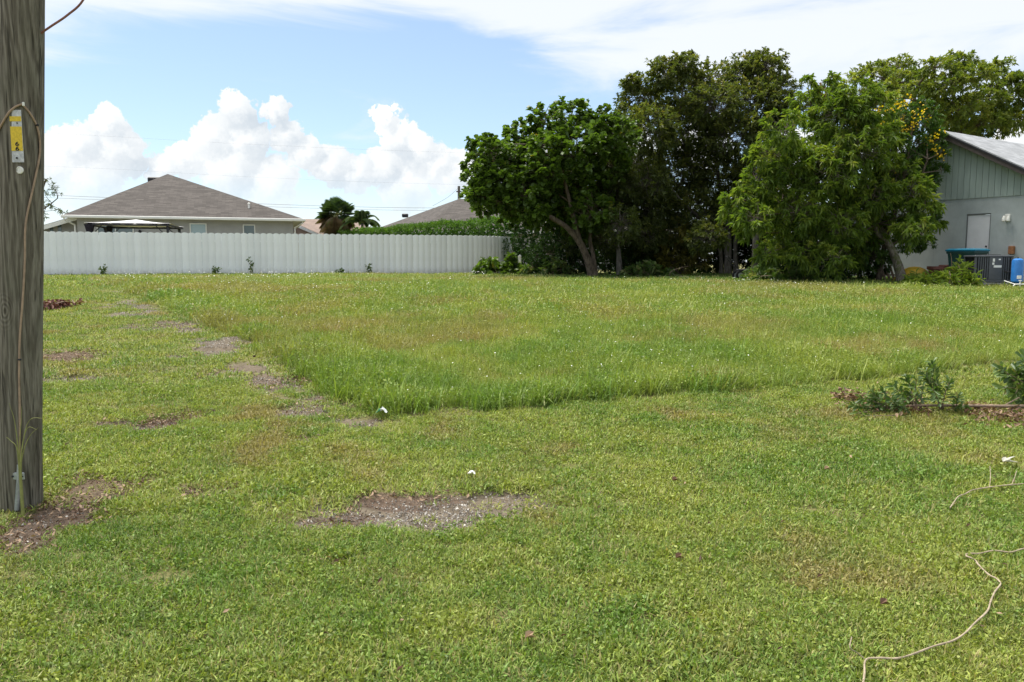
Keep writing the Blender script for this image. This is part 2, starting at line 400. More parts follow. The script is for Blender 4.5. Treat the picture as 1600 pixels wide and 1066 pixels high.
M_stucco2 = mat('salmon_stucco', (.52, .38, .32), .9, .2, .06, 2.0, .2, 60)
M_shA = shingle_mat('brown_grey_shingles', (.083, .074, .068), .55); M_shB = shingle_mat('tan_shingles', (.24, .185, .155)); M_shC = shingle_mat('weathered_grey_shingles', (.29, .30, .315), .45)
M_glass = glass_mat('window_glass'); M_glassb = glass_mat('window_glass_with_blind', (.30, .40, .43))
M_black = mat('black_metal', (.018, .018, .022), .5, .4, .15)
M_blackcloth = mat('black_netting', (.022, .02, .026), .9, .1, .3, 8)
M_canvas = mat('white_canvas', (.80, .79, .80), .85, .2, .05, 3)
M_galv = mat('galvanised_steel', (.42, .44, .47), .42, .5, .18, 25, .1, 60, .6)
M_tan = mat('tan_cable_sheath', (.33, .235, .165), .6, .3, .2, 20)
M_red = mat('faded_red_cable', (.27, .12, .10), .6, .3, .2, 20)
M_yel = mat('yellow_sticker', (.70, .50, .035), .5, .4, .14, 60)
M_plate = mat('scuffed_tag_plate', (.50, .51, .53), .5, .4, .25, 40)
M_ink = mat('black_ink', (.015, .015, .015), .6)
M_wire = mat('power_cable', (.10, .10, .11), .6)
M_sage = mat('sage_wood_siding', (.30, .36, .332), .75, .25, .10, 3, .2, 30, stretch=(1, 1, .2), dirt=.18)
M_block = mat('grey_painted_block', (.365, .40, .40), .85, .2, .07, 2.5, .3, 30, dirt=.22)
M_fascia = mat('dark_brown_fascia', (.055, .045, .042), .6, .3, .2, 4)
M_door = mat('white_door_paint', (.66, .66, .68), .5, .4, .04, 3, dirt=.15)
M_binb = mat('dark_green_plastic', (.012, .055, .048), .45, .45, .15, 5)
M_lid = mat('blue_plastic_lid', (.01, .16, .26), .4, .5, .12, 5)
M_acg = mat('grey_ac_casing', (.085, .09, .10), .5, .4, .10, 6, dirt=.2)
M_acd = mat('dark_ac_slots', (.02, .02, .024), .7)
M_tank = mat('blue_tank', (.025, .17, .50), .4, .5, .12, 6)
M_pvc = mat('white_pvc', (.78, .77, .72), .4, .5, .05)
M_conc = mat('concrete', (.38, .37, .34), .9, .2, .15, 12, .3, 60)
M_rust = mat('rusty_box', (.26, .12, .055), .8, .3, .35, 18)
M_pot = mat('terracotta_plastic', (.17, .065, .05), .6, .35, .2, 8)
M_kay = mat('yellow_plastic', (.50, .33, .03), .5, .4, .15, 5, dirt=.3)
M_rubber = mat('rubber', (.02, .02, .02), .8)
M_oldwhite = mat('dirty_white_plastic', (.5, .49, .46), .6, .3, .2, 10, dirt=.3)
M_wood = mat('old_board', (.16, .12, .085), .85, .2, .3, 20, stretch=(1, 1, .1))
M_vine = mat('dry_vine', (.33, .27, .195), .85, .2, .25, 25)
M_twig = mat('dead_twig', (.21, .155, .115), .85, .2, .3, 20)
M_barkg = bark_mat('grey_bark', (.07, .062, .05), (.19, .175, .15)); M_barkb = bark_mat('brown_bark', (.055, .042, .03), (.17, .135, .10)); M_barkm = bark_mat('mossy_bark', (.09, .075, .055), (.26, .23, .19), .75)
G_ = lambda *a: a
L_grape = leaf_mat('sea_grape_leaves', [(0, (.042, .078, .016)), (.5, (.090, .150, .024)), (.88, (.135, .225, .034)), (.95, (.20, .17, .03)), (1, (.22, .11, .035))], .42, .3, .4)
L_dark = leaf_mat('dark_oval_leaves', [(0, (.042, .064, .019)), (.5, (.095, .122, .031)), (.85, (.175, .188, .046)), (1, (.26, .21, .055))], .5, .3, .35)
L_mango = leaf_mat('long_drooping_leaves', [(0, (.060, .112, .018)), (.5, (.135, .205, .030)), (.85, (.240, .295, .050)), (1, (.30, .28, .07))], .5, .32, .35)
L_cass = leaf_mat('feathery_leaves', [(0, (.032, .080, .015)), (.5, (.065, .135, .022)), (1, (.14, .21, .04))], .5)
L_poin = leaf_mat('umbrella_tree_leaves', [(0, (.065, .105, .017)), (.5, (.140, .190, .029)), (1, (.28, .29, .045))], .5)
L_hedge = leaf_mat('hedge_leaves', [(0, (.016, .045, .010)), (.45, (.050, .118, .018)), (1, (.135, .225, .032))], .6, .28, .25)
L_shrub = leaf_mat('shrub_leaves', [(0, (.018, .042, .011)), (.5, (.042, .088, .02)), (1, (.12, .17, .035))], .6, .25, .25)
L_yshrub = leaf_mat('yellow_green_leaves', [(0, (.07, .075, .012)), (.5, (.13, .125, .018)), (1, (.24, .20, .03))], .5)
L_palm = leaf_mat('palm_blades', [(0, (.030, .062, .022)), (.6, (.080, .130, .042)), (.9, (.15, .18, .06)), (1, (.20, .14, .07))], .45, .15)
L_pine = leaf_mat('far_sparse_leaves', [(0, (.05, .075, .035)), (1, (.12, .15, .07))], .6)
L_cut = leaf_mat('cut_branch_leaves', [(0, (.045, .09, .022)), (.6, (.10, .165, .042)), (.85, (.22, .24, .09)), (1, (.33, .24, .12))], .5)
L_brown = leaf_mat('dead_leaves', [(0, (.075, .042, .027)), (.5, (.17, .092, .055)), (1, (.34, .235, .15))], .7, .1)
L_red = leaf_mat('dead_red_leaves', [(0, (.07, .022, .02)), (.6, (.16, .06, .05)), (1, (.26, .14, .10))], .7, .1)
L_fg = leaf_mat('fresh_glossy_leaves', [(0, (.042, .085, .019)), (.5, (.090, .155, .034)), (.88, (.175, .25, .070)), (1, (.30, .28, .09))], .5, .22, .6)
L_yflow = leaf_mat('yellow_petals', [(0, (.55, .36, .01)), (1, (.80, .58, .02))], .6)

# ------------------------------------------------------------------ ground
def inpoly(x, y, poly):
    x = np.asarray(x); y = np.asarray(y); r = np.zeros(x.shape, bool); n = len(poly)
    for i in range(n):
        x0, y0 = poly[i]; x1, y1 = poly[(i + 1) % n]
        if y0 == y1: continue
        c = ((y0 > y) != (y1 > y)) & (x < (x1 - x0) * (y - y0) / (y1 - y0) + x0); r ^= c
    return r
def segdist(x, y, line):
    d = np.full(np.shape(x), 1e9)
    for (x0, y0), (x1, y1) in zip(line[:-1], line[1:]):
        dx, dy = x1 - x0, y1 - y0; t = np.clip(((x - x0) * dx + (y - y0) * dy) / (dx * dx + dy * dy), 0, 1)
        d = np.minimum(d, np.hypot(x - x0 - t * dx, y - y0 - t * dy))
    return d
near_edge = [tuple(gpt(*p)[:2]) for p in ((150, 437), (200, 455), (300, 494), (400, 538), (480, 588), (545, 628), (610, 648), (690, 642), (800, 638), (900, 625), (1080, 613), (1250, 599), (1400, 588), (1600, 562), (1800, 545))]
far_edge = [tuple(gpt(*p)[:2]) for p in ((1800, 480), (1600, 463), (1450, 455), (1200, 447), (950, 440), (760, 436))]
FIELD = near_edge + far_edge + [(-1.5, 36.3), (-17.0, 33.1)]
# bare spots: px, py, half width px, half height px, bare, mulch
SPOTS = [(600, 803, 105, 20, 1, 0), (745, 788, 110, 20, 1, 0), (690, 812, 60, 18, 1, 0), (535, 812, 45, 14, .6, .7), (640, 778, 80, 8, .3, .9),
         (225, 664, 62, 11, .9, .5), (270, 653, 45, 12, .2, 1), (108, 556, 52, 11, .3, .9), (345, 537, 42, 15, 1, 0), (430, 600, 48, 12, .6, .5), (490, 632, 48, 18, .7, .4),
         (330, 585, 22, 9, .5, .5), (260, 508, 60, 8, .6, .4), (215, 490, 42, 6, .7, .3), (180, 478, 40, 5, .5, .3), (300, 770, 62, 13, .4, .7), (130, 770, 80, 26, .3, 1), (60, 815, 110, 26, .5, .9),
         (110, 592, 70, 6, .8, .1), (580, 661, 16, 8, 1, 0), (20, 860, 60, 20, .5, .6), (520, 880, 40, 7, .5, .4), (175, 437, 60, 3, .7, .3), (470, 688, 24, 6, .5, .5)]
_sp = []
TRACK = [tuple(gpt(*p)[:2]) for p in ((165, 452), (205, 473), (265, 500), (330, 535), (395, 578), (445, 604), (500, 640), (560, 662))]
for px, py, rx, ry, ba, mu in SPOTS:
    c = gpt(px, py); a = gpt(px, py - ry); b = gpt(px, py + ry); _sp.append((c[0], c[1], rx * c[1] / FPX, max(.05, (a[1] - b[1]) / 2), ba, mu))
def spots(x, y):
    bare = np.zeros(np.shape(x)); mul = np.zeros(np.shape(x))
    n = (fbm(x, y, 3.0, 4) - .5) * 2.1
    for cx, cy, rx, ry, ba, mu in _sp:
        d = np.hypot((x - cx) / rx, (y - cy) / ry) + n
        k = np.clip((1.25 - d) / .5, 0, 1); bare = np.maximum(bare, k * ba); mul = np.maximum(mul, k * mu)
    e = np.abs(segdist(x, y, near_edge[5:13])); k = np.clip((.22 + n * .25 - e) / .2, 0, 1) * .45
    tr = np.clip((.36 + n * .26 - segdist(x, y, TRACK)) / .25, 0, 1) * np.clip(.2 + (fbm(x, y, .9, 90) - .35) * 2.4, .1, .85); bare = np.maximum(bare, tr); mul = np.maximum(mul, tr * .5)
    return np.maximum(bare, k * .6), np.maximum(mul, k)
def geo(a, b, s0, g):
    out = [a]; s = s0
    while out[-1] < b: out.append(out[-1] + s); s *= g
    return out
xs = np.array([-v for v in geo(8, 900, .12, 1.13)][::-1] + list(np.arange(-7.95, 8, .05)) + geo(8, 900, .12, 1.13))
ys = np.array([-v for v in geo(2, 300, .5, 1.25)][::-1] + list(np.arange(-1.5, 2.5, .25)) + list(np.arange(2.5, 11, .05)) + geo(11, 2600, .08, 1.035))
X, Y = np.meshgrid(xs, ys); Z = GRD(X, Y); B_, Mu = spots(X, Y)
near = (Y < 12) & (np.abs(X) < 9)
Z = Z - np.where(near, B_ * .04, 0) + np.where(near, (fbm(X, Y, 6, 9, 3) - .5) * .02, 0)
nx, ny = len(xs), len(ys); I = np.arange(nx * ny).reshape(ny, nx)
Fq = np.stack([I[:-1, :-1], I[:-1, 1:], I[1:, 1:], I[1:, :-1]], -1).reshape(-1, 4)
g = np_mesh('ground', np.stack([X, Y, Z], -1).reshape(-1, 3), Fq, M_ground, None, True, {'bare': B_.ravel(), 'mulch': Mu.ravel()})
tag(g, 'grassy vacant lot with bare sandy spots rising to the fence', None, None, 'structure')

# ------------------------------------------------------------------ scattered ground cover (nobody could count it)
def scatter(name, pts, rot, scl, tint, idx, protos, label, cat):
    me = bpy.data.meshes.new(name); n = len(pts)
    me.vertices.add(n); me.vertices.foreach_set('co', np.asarray(pts, np.float32).ravel())
    a = me.attributes.new('rot', 'FLOAT_VECTOR', 'POINT'); a.data.foreach_set('vector', np.asarray(rot, np.float32).ravel())
    a = me.attributes.new('scl', 'FLOAT_VECTOR', 'POINT'); a.data.foreach_set('vector', np.asarray(scl, np.float32).ravel())
    a = me.attributes.new('tint', 'FLOAT_COLOR', 'POINT'); a.data.foreach_set('color', np.concatenate([tint, np.ones((n, 1))], 1).astype(np.float32).ravel())
    a = me.attributes.new('idx', 'INT', 'POINT'); a.data.foreach_set('value', np.asarray(idx, np.int32))
    me.update()
    o = bpy.data.objects.new(name, me); COL.objects.link(o); tag(o, label, cat, None, 'stuff')
    pc = bpy.data.collections.new(name + '_sources')
    for i, pm in enumerate(protos): pc.objects.link(bpy.data.objects.new('%s_source_%02d' % (name, i), pm))
    ng = bpy.data.node_groups.new(name, 'GeometryNodeTree')
    ng.interface.new_socket('Geometry', in_out='INPUT', socket_type='NodeSocketGeometry'); ng.interface.new_socket('Geometry', in_out='OUTPUT', socket_type='NodeSocketGeometry')
    N, Lk = ng.nodes, ng.links
    gi, go = N.new('NodeGroupInput'), N.new('NodeGroupOutput')
    ci = N.new('GeometryNodeCollectionInfo'); ci.inputs['Collection'].default_value = pc; ci.inputs['Separate Children'].default_value = True; ci.inputs['Reset Children'].default_value = True
    ip = N.new('GeometryNodeInstanceOnPoints'); ip.inputs['Pick Instance'].default_value = True
    def att(nm, ty):
        q = N.new('GeometryNodeInputNamedAttribute'); q.data_type = ty; q.inputs['Name'].default_value = nm; return q.outputs['Attribute']
    e2r = N.new('FunctionNodeEulerToRotation'); Lk.new(att('rot', 'FLOAT_VECTOR'), e2r.inputs[0])
    Lk.new(gi.outputs[0], ip.inputs['Points']); Lk.new(ci.outputs[0], ip.inputs['Instance']); Lk.new(att('idx', 'INT'), ip.inputs['Instance Index'])
    Lk.new(e2r.outputs[0], ip.inputs['Rotation']); Lk.new(att('scl', 'FLOAT_VECTOR'), ip.inputs['Scale']); Lk.new(ip.outputs[0], go.inputs[0])
    md = o.modifiers.new('scatter', 'NODES'); md.node_group = ng
    return o

def raw_mesh(name, V, F, mt, attrs=None, smooth=False):
    V = np.asarray(V, np.float32); F = np.asarray(F, np.int32); m, k = F.shape
    me = bpy.data.meshes.new(name); me.vertices.add(len(V)); me.vertices.foreach_set('co', V.ravel())
    me.loops.add(m * k); me.loops.foreach_set('vertex_index', F.ravel()); me.polygons.add(m)
    me.polygons.foreach_set('loop_start', np.arange(0, m * k, k, dtype=np.int32)); me.polygons.foreach_set('use_smooth', np.full(m, smooth)); me.update(calc_edges=True)
    for an, av in (attrs or {}).items():
        a = me.attributes.new(an, 'FLOAT', 'POINT'); a.data.foreach_set('value', np.asarray(av, np.float32))
    me.materials.append(mt); return me

def clump(n, rad, h0, h1, lean0, lean1, w, mt, curl=.5):
    """n bent blades: two quads each, the last narrowing to a point"""
    a = rng.random(n) * 2 * np.pi; r = rad * np.sqrt(rng.random(n)); bx_, by_ = r * np.cos(a), r * np.sin(a)
    az = rng.random(n) * 2 * np.pi; ln = np.radians(lean0 + (lean1 - lean0) * rng.random(n)); L = h0 + (h1 - h0) * rng.random(n)
    ww = w * (.7 + .6 * rng.random(n)); V = []
    for t, wf in ((0, .8), (.5, 1.0), (1.0, .12)):
        an = ln * (0.55 + curl * t); hx = L * t * np.sin(an); hz = L * t * np.cos(an)
        cx, cy = bx_ + hx * np.cos(az), by_ + hx * np.sin(az)
        for s in (-1, 1): V.append(np.stack([cx - s * np.sin(az) * ww * wf / 2, cy + s * np.cos(az) * ww * wf / 2, hz], -1))
    V = np.stack(V, 1).reshape(-1, 3); b = np.arange(n)[:, None] * 6
    F = np.concatenate([b + np.array([[0, 1, 3, 2]]), b + np.array([[2, 3, 5, 4]])], 1).reshape(-1, 4)
    return raw_mesh('blades', V, F, mt, {'bv': np.repeat(rng.random(n), 6)})

def weed_clump(n, rad, h0, h1, L, W, mt):
    """small leafy weeds: diamond leaves held at all angles on short stalks"""
    a = rng.random(n) * 2 * np.pi; r = rad * np.sqrt(rng.random(n)); z = h0 + (h1 - h0) * rng.random(n); c = np.stack([r * np.cos(a), r * np.sin(a), z], -1)
    d = rng.normal(size=(n, 3)); d[:, 2] = d[:, 2] * .6 + .5; d /= np.linalg.norm(d, axis=1)[:, None]; s = np.cross(d, rng.normal(size=(n, 3))); s /= np.linalg.norm(s, axis=1)[:, None]
    l = (L * (.6 + .8 * rng.random(n)))[:, None]; w = l * W / L
    V = np.stack([c - d * l * .5, c + s * w * .5, c + d * l * .5, c - s * w * .5], 1).reshape(-1, 3); b = np.arange(n)[:, None] * 4; F = (b + np.array([[0, 1, 2, 3]])).reshape(-1, 4); bv = np.repeat(rng.random(n) * .85, 4)
    m = n // 3; q = c[:m]; az = rng.random(m) * 6.28; t_ = np.stack([np.cos(az), np.sin(az), az * 0], -1) * .0016; b0 = q * np.array((.8, .8, 0))
    V2 = np.stack([b0 - t_, b0 + t_, q + t_, q - t_], 1).reshape(-1, 3); F2 = (np.arange(m)[:, None] * 4 + np.array([[0, 1, 2, 3]])).reshape(-1, 4) + len(V)
    return raw_mesh('weeds', np.concatenate([V, V2]), np.concatenate([F, F2]), mt, {'bv': np.concatenate([bv, np.full(m * 4, .75)])})
def scatter_area(n, xr, yr, keep):
    x = xr[0] + (xr[1] - xr[0]) * rng.random(n); y = yr[0] + (yr[1] - yr[0]) * rng.random(n); k = keep(x, y); return x[k], y[k]
def in_view(x, y, m=1.2): return np.abs(x) < .78 * y + m
def tints(x, y, lush=0.0):
    a = fbm(x, y, .55, 2); b = fbm(x, y, 2.4, 5); c = rng.random(len(x))
    f = np.clip((a - .5) * .9 + (b - .5) * 1.5 + (c - .5) * .9 + .5, 0, 1)[:, None]
    g1, g2 = np.array((.150, .250, .046)), np.array((.305, .345, .078))
    t = g1 * (1 - f) + g2 * f
    dry = np.clip((fbm(x, y, 1.3, 12) - .60) * 5 + (c - .5) * .4, 0, .8)[:, None]
    t = t * (1 - dry) + np.array((.30, .24, .10)) * dry
    return t * (1 - lush) + np.array((.085, .185, .034)) * lush

def lawn():
    protos = [(clump(74, .09, .016, .052, 10, 88, .0048, M_lawn, .75) if i % 7 not in (2, 5) else weed_clump(80, .09, .006, .030, .016, .009, M_lawn)) for i in range(7)] + [clump(44, .15, .03, .08, 15, 86, .011, M_lawn, .7) for _ in range(4)] + [clump(38, .28, .045, .10, 15, 78, .022, M_lawn) for _ in range(3)]
    PX, PY, ID, SC = [], [], [], []
    def zone(dens, y0, y1, xw, ids, sc, extra=None):
        n = int(dens * 2 * xw * (y1 - y0))
        def keep(x, y):
            k = in_view(x, y) & ~inpoly(x, y, FIELD)
            ba, mu = spots(x, y); k &= rng.random(len(x)) > np.clip(ba * .98 + mu * .62, 0, .97)
            if extra is not None: k &= extra(x, y)
            thin = fbm(x, y, 1.7, 20); k &= rng.random(len(x)) < np.clip(.5 + (thin - .33) * 3.0, .5, 1)
            return k
        x, y = scatter_area(n, (-xw, xw), (y0, y1), keep); PX.append(x); PY.append(y); ID.append(rng.choice(ids, len(x))); SC.append(np.full(len(x), sc))
    zone(520, 1.6, 5.0, 5.0, range(0, 7), 1.0); zone(330, 5.0, 9.5, 8.2, range(0, 7), 1.15); zone(150, 9.5, 16, 13, range(7, 11), .8); zone(85, 16, 24, 19, range(7, 11), .9)
    zone(28, 24, 36, 27, range(11, 14), 1.0)
    x, y, idn, sc = map(np.concatenate, (PX, PY, ID, SC)); n = len(x); z = GRD(x, y)
    near = (y < 12) & (np.abs(x) < 9); ba, _ = spots(x, y); z = z + np.where(near, (fbm(x, y, 6, 9, 3) - .5) * .02 - ba * .04, 0)
    lush = np.clip((y - 24) / 4, 0, 1) * np.clip((x + 1) / 3, 0, 1) * .8  # strip before the trees: lush turf, with tree shadow tinted into its green
    s = sc * (.7 + .6 * rng.random(n)) * (.8 + .5 * fbm(x, y, 1.1, 30))
    rot = np.stack([(rng.random(n) - .5) * .3, (rng.random(n) - .5) * .3, rng.random(n) * 6.28], -1)
    scatter('lawn_grass', np.stack([x, y, z - .004], -1), rot, np.stack([s, s, s], -1), tints(x, y) * (1 - lush[:, None]) + np.array((.085, .185, .034)) * lush[:, None], idn, protos,
            'short mown yellow green grass in front of and beside the taller field', 'grass')
lawn()

def field():
    protos = [clump(30, .10, .06, .20, 12, 75, .0062, M_field) if i % 2 else weed_clump(50, .10, .02, .13, .017, .009, M_field) for i in range(6)] + [clump(38, .20, .06, .19, 14, 76, .010, M_field) if i % 2 else weed_clump(54, .20, .02, .14, .028, .014, M_field) for i in range(4)] + [clump(44, .34, .06, .17, 15, 72, .017, M_field) for _ in range(3)]
    PX, PY, ID = [], [], []
    for dens, y0, y1, xw, ids in ((210, 6.5, 11, 11, range(0, 6)), (120, 11, 15, 14, range(0, 6)), (60, 15, 21, 18, range(6, 10)), (34, 21, 28, 24, range(6, 10)), (22, 28, 37, 28, range(10, 13))):
        n = int(dens * 2 * xw * (y1 - y0))
        x, y = scatter_area(n, (-xw, xw), (y0, y1), lambda x, y: in_view(x, y, 1.5) & inpoly(x + (vnoise(x, y, 2.5, 3) - .5) * .25, y + (vnoise(x, y, 2.5, 8) - .5) * .25, FIELD))
        PX.append(x); PY.append(y); ID.append(rng.choice(ids, len(x)))
    x, y, idn = map(np.concatenate, (PX, PY, ID)); n = len(x)
    e = segdist(x, y, near_edge[:13]); s = (.55 + .55 * rng.random(n)) * (.62 + .75 * fbm(x, y, .8, 40)) * (1.25 + .40 * np.exp(-e / .8)) * (.8 + .45 * vnoise(x, y, 2.2, 33)) * np.clip(1.0 + (y - 12) * .03, 1, 1.25) * np.clip(1 - (y - 22) / 16, .5, 1)
    lush = (np.clip((fbm(x, y, .5, 60) - .45) * 1.6, 0, .4) + .2 * np.exp(-e / .6))[:, None]
    t = tints(x, y) * (1 - lush) + np.array((.15, .24, .04)) * lush
    rosy = np.clip((fbm(x, y, .42, 80) - .52) * 4 + (rng.random(n) - .5) * .5, 0, .55)[:, None]; t = t * (1 - rosy) + np.array((.33, .26, .11)) * rosy
    rot = np.stack([(rng.random(n) - .5) * .3, (rng.random(n) - .5) * .3, rng.random(n) * 6.28], -1)
    scatter('field_grass', np.stack([x, y, GRD(x, y) - .005], -1), rot, np.stack([s, s, s], -1), t, idn, protos, 'taller unmown grass filling the middle of the lot', 'grass')
    # small white weed flowers among it
    N = 3200; x, y = scatter_area(N * 4, (-24, 26), (8, 33), lambda x, y: in_view(x, y) & inpoly(x, y, FIELD) & (rng.random(len(x)) < np.clip((fbm(x, y, .35, 70) - .38) * 2.2, .03, 1)))
    x, y = x[:N], y[:N]; n = len(x)
    a = np.arange(6) * np.pi / 3; V = [(0, 0, .004)] + [(math.cos(q) * .011, math.sin(q) * .011, 0) for q in a]
    pm = raw_mesh('petals', V, [(0, 1 + i, 1 + (i + 1) % 6) for i in range(6)], mat('white_petals', (.8, .8, .74), .7, .2, .04))
    rot = np.stack([(rng.random(n) - .2) * 1.2, (rng.random(n) - .5) * 1.2, rng.random(n) * 6], -1); s = (.5 + .7 * rng.random(n)) * np.clip(y / 15, .75, 1.9)
    scatter('white_weed_flowers', np.stack([x, y, GRD(x, y) + .14 + .12 * rng.random(n)], -1), rot, np.stack([s, s, s], -1), np.ones((n, 3)), np.zeros(n), [pm], 'tiny white weed flowers dotted through the taller grass', 'flowers')
field()

def litter():
    # pebbles and shell bits in the bare patch, dry leaf chips around the pole
    def pick(n, which, thr):
        X_, Y_ = [], []
        for cx, cy, rx, ry, ba, mu in _sp:
            if (ba, mu)[which] < .35: continue
            k = int(n * rx * ry); X_.append(cx + (rng.random(k) * 2 - 1) * rx * 1.3); Y_.append(cy + (rng.random(k) * 2 - 1) * ry * 1.3)
        x, y = np.concatenate(X_), np.concatenate(Y_); v = spots(x, y)[which]; k = v > thr + .3 * rng.random(len(v)); return x[k], y[k]
    stone = []
    for _ in range(5):
        V = np.array([(1, 0, 0), (0, 1, 0), (-1, 0, 0), (0, -1, 0), (0, 0, 1), (0, 0, -1), (.6, .6, .4), (-.6, .6, .3), (-.6, -.6, .4), (.6, -.6, .3)]) * (.7 + .5 * rng.random((10, 1))) * np.array((.008, .006, .0045))
        F = [(4, 0, 6), (4, 6, 1), (4, 1, 7), (4, 7, 2), (4, 2, 8), (4, 8, 3), (4, 3, 9), (4, 9, 0), (5, 6, 0), (5, 1, 6), (5, 7, 1), (5, 2, 7), (5, 8, 2), (5, 3, 8), (5, 9, 3), (5, 0, 9)]
        m = bpy.data.materials.get('pebble') or bpy.data.materials.new('pebble')
        if not m.use_nodes or 'tinted' not in m:
            m.use_nodes = True; m['tinted'] = 1; t = NT(m.node_tree); t.l.new(t.node('ShaderNodeAttribute', attribute_type='INSTANCER', attribute_name='tint').outputs['Color'], t.n['Principled BSDF'].inputs['Base Color'])
            t.n['Principled BSDF'].inputs['Roughness'].default_value = .85
        stone.append(raw_mesh('stone', V, F, m))
    x, y = pick(12000, 0, .35); n = len(x); near = (np.abs(x) < 9) & (y < 12)
    z = GRD(x, y) + np.where(near, (fbm(x, y, 6, 9, 3) - .5) * .02 - spots(x, y)[0] * .04, 0)
    s = .5 + 1.2 * rng.random(n) ** 3; f = rng.random((n, 1)) ** 2.5
    scatter('gravel', np.stack([x, y, z + .002], -1), rng.random((n, 3)) * 6, np.stack([s, s, s], -1), np.array((.14, .118, .092)) * (1 - f) + np.array((.72, .68, .62)) * f, rng.integers(0, 5, n), stone, 'small pale gravel and shell bits in the bare soil', 'gravel')
    chips = []
    for _ in range(5):
        L, w, b = .010 + .014 * rng.random(), .003 + .007 * rng.random(), .008 * rng.random()
        chips.append(raw_mesh('chip', [(-L, 0, 0), (0, -w, b), (L, 0, 0), (0, w, b)], [(0, 1, 2), (0, 2, 3)], L_brown, {'hue': np.full(4, rng.random())}))
    x, y = pick(5200, 1, .25); n = len(x); x2, y2 = scatter_area(700, (-7, 7), (2, 11), lambda x, y: in_view(x, y) & ~inpoly(x, y, FIELD)); x = np.concatenate([x, x2]); y = np.concatenate([y, y2]); n = len(x)
    z = GRD(x, y) + .012 + .02 * rng.random(n); z[-len(x2):] += .02
    s = .5 + .9 * rng.random(n)
    rot = np.stack([(rng.random(n) - .5) * 1.4, (rng.random(n) - .5) * 1.4, rng.random(n) * 6], -1)
    scatter('leaf_litter', np.stack([x, y, z], -1), rot, np.stack([s, s, s], -1), np.ones((n, 3)), rng.integers(0, 5, n), chips, 'dry brown leaf chips strewn over bare spots and lawn', 'leaf litter')
litter()

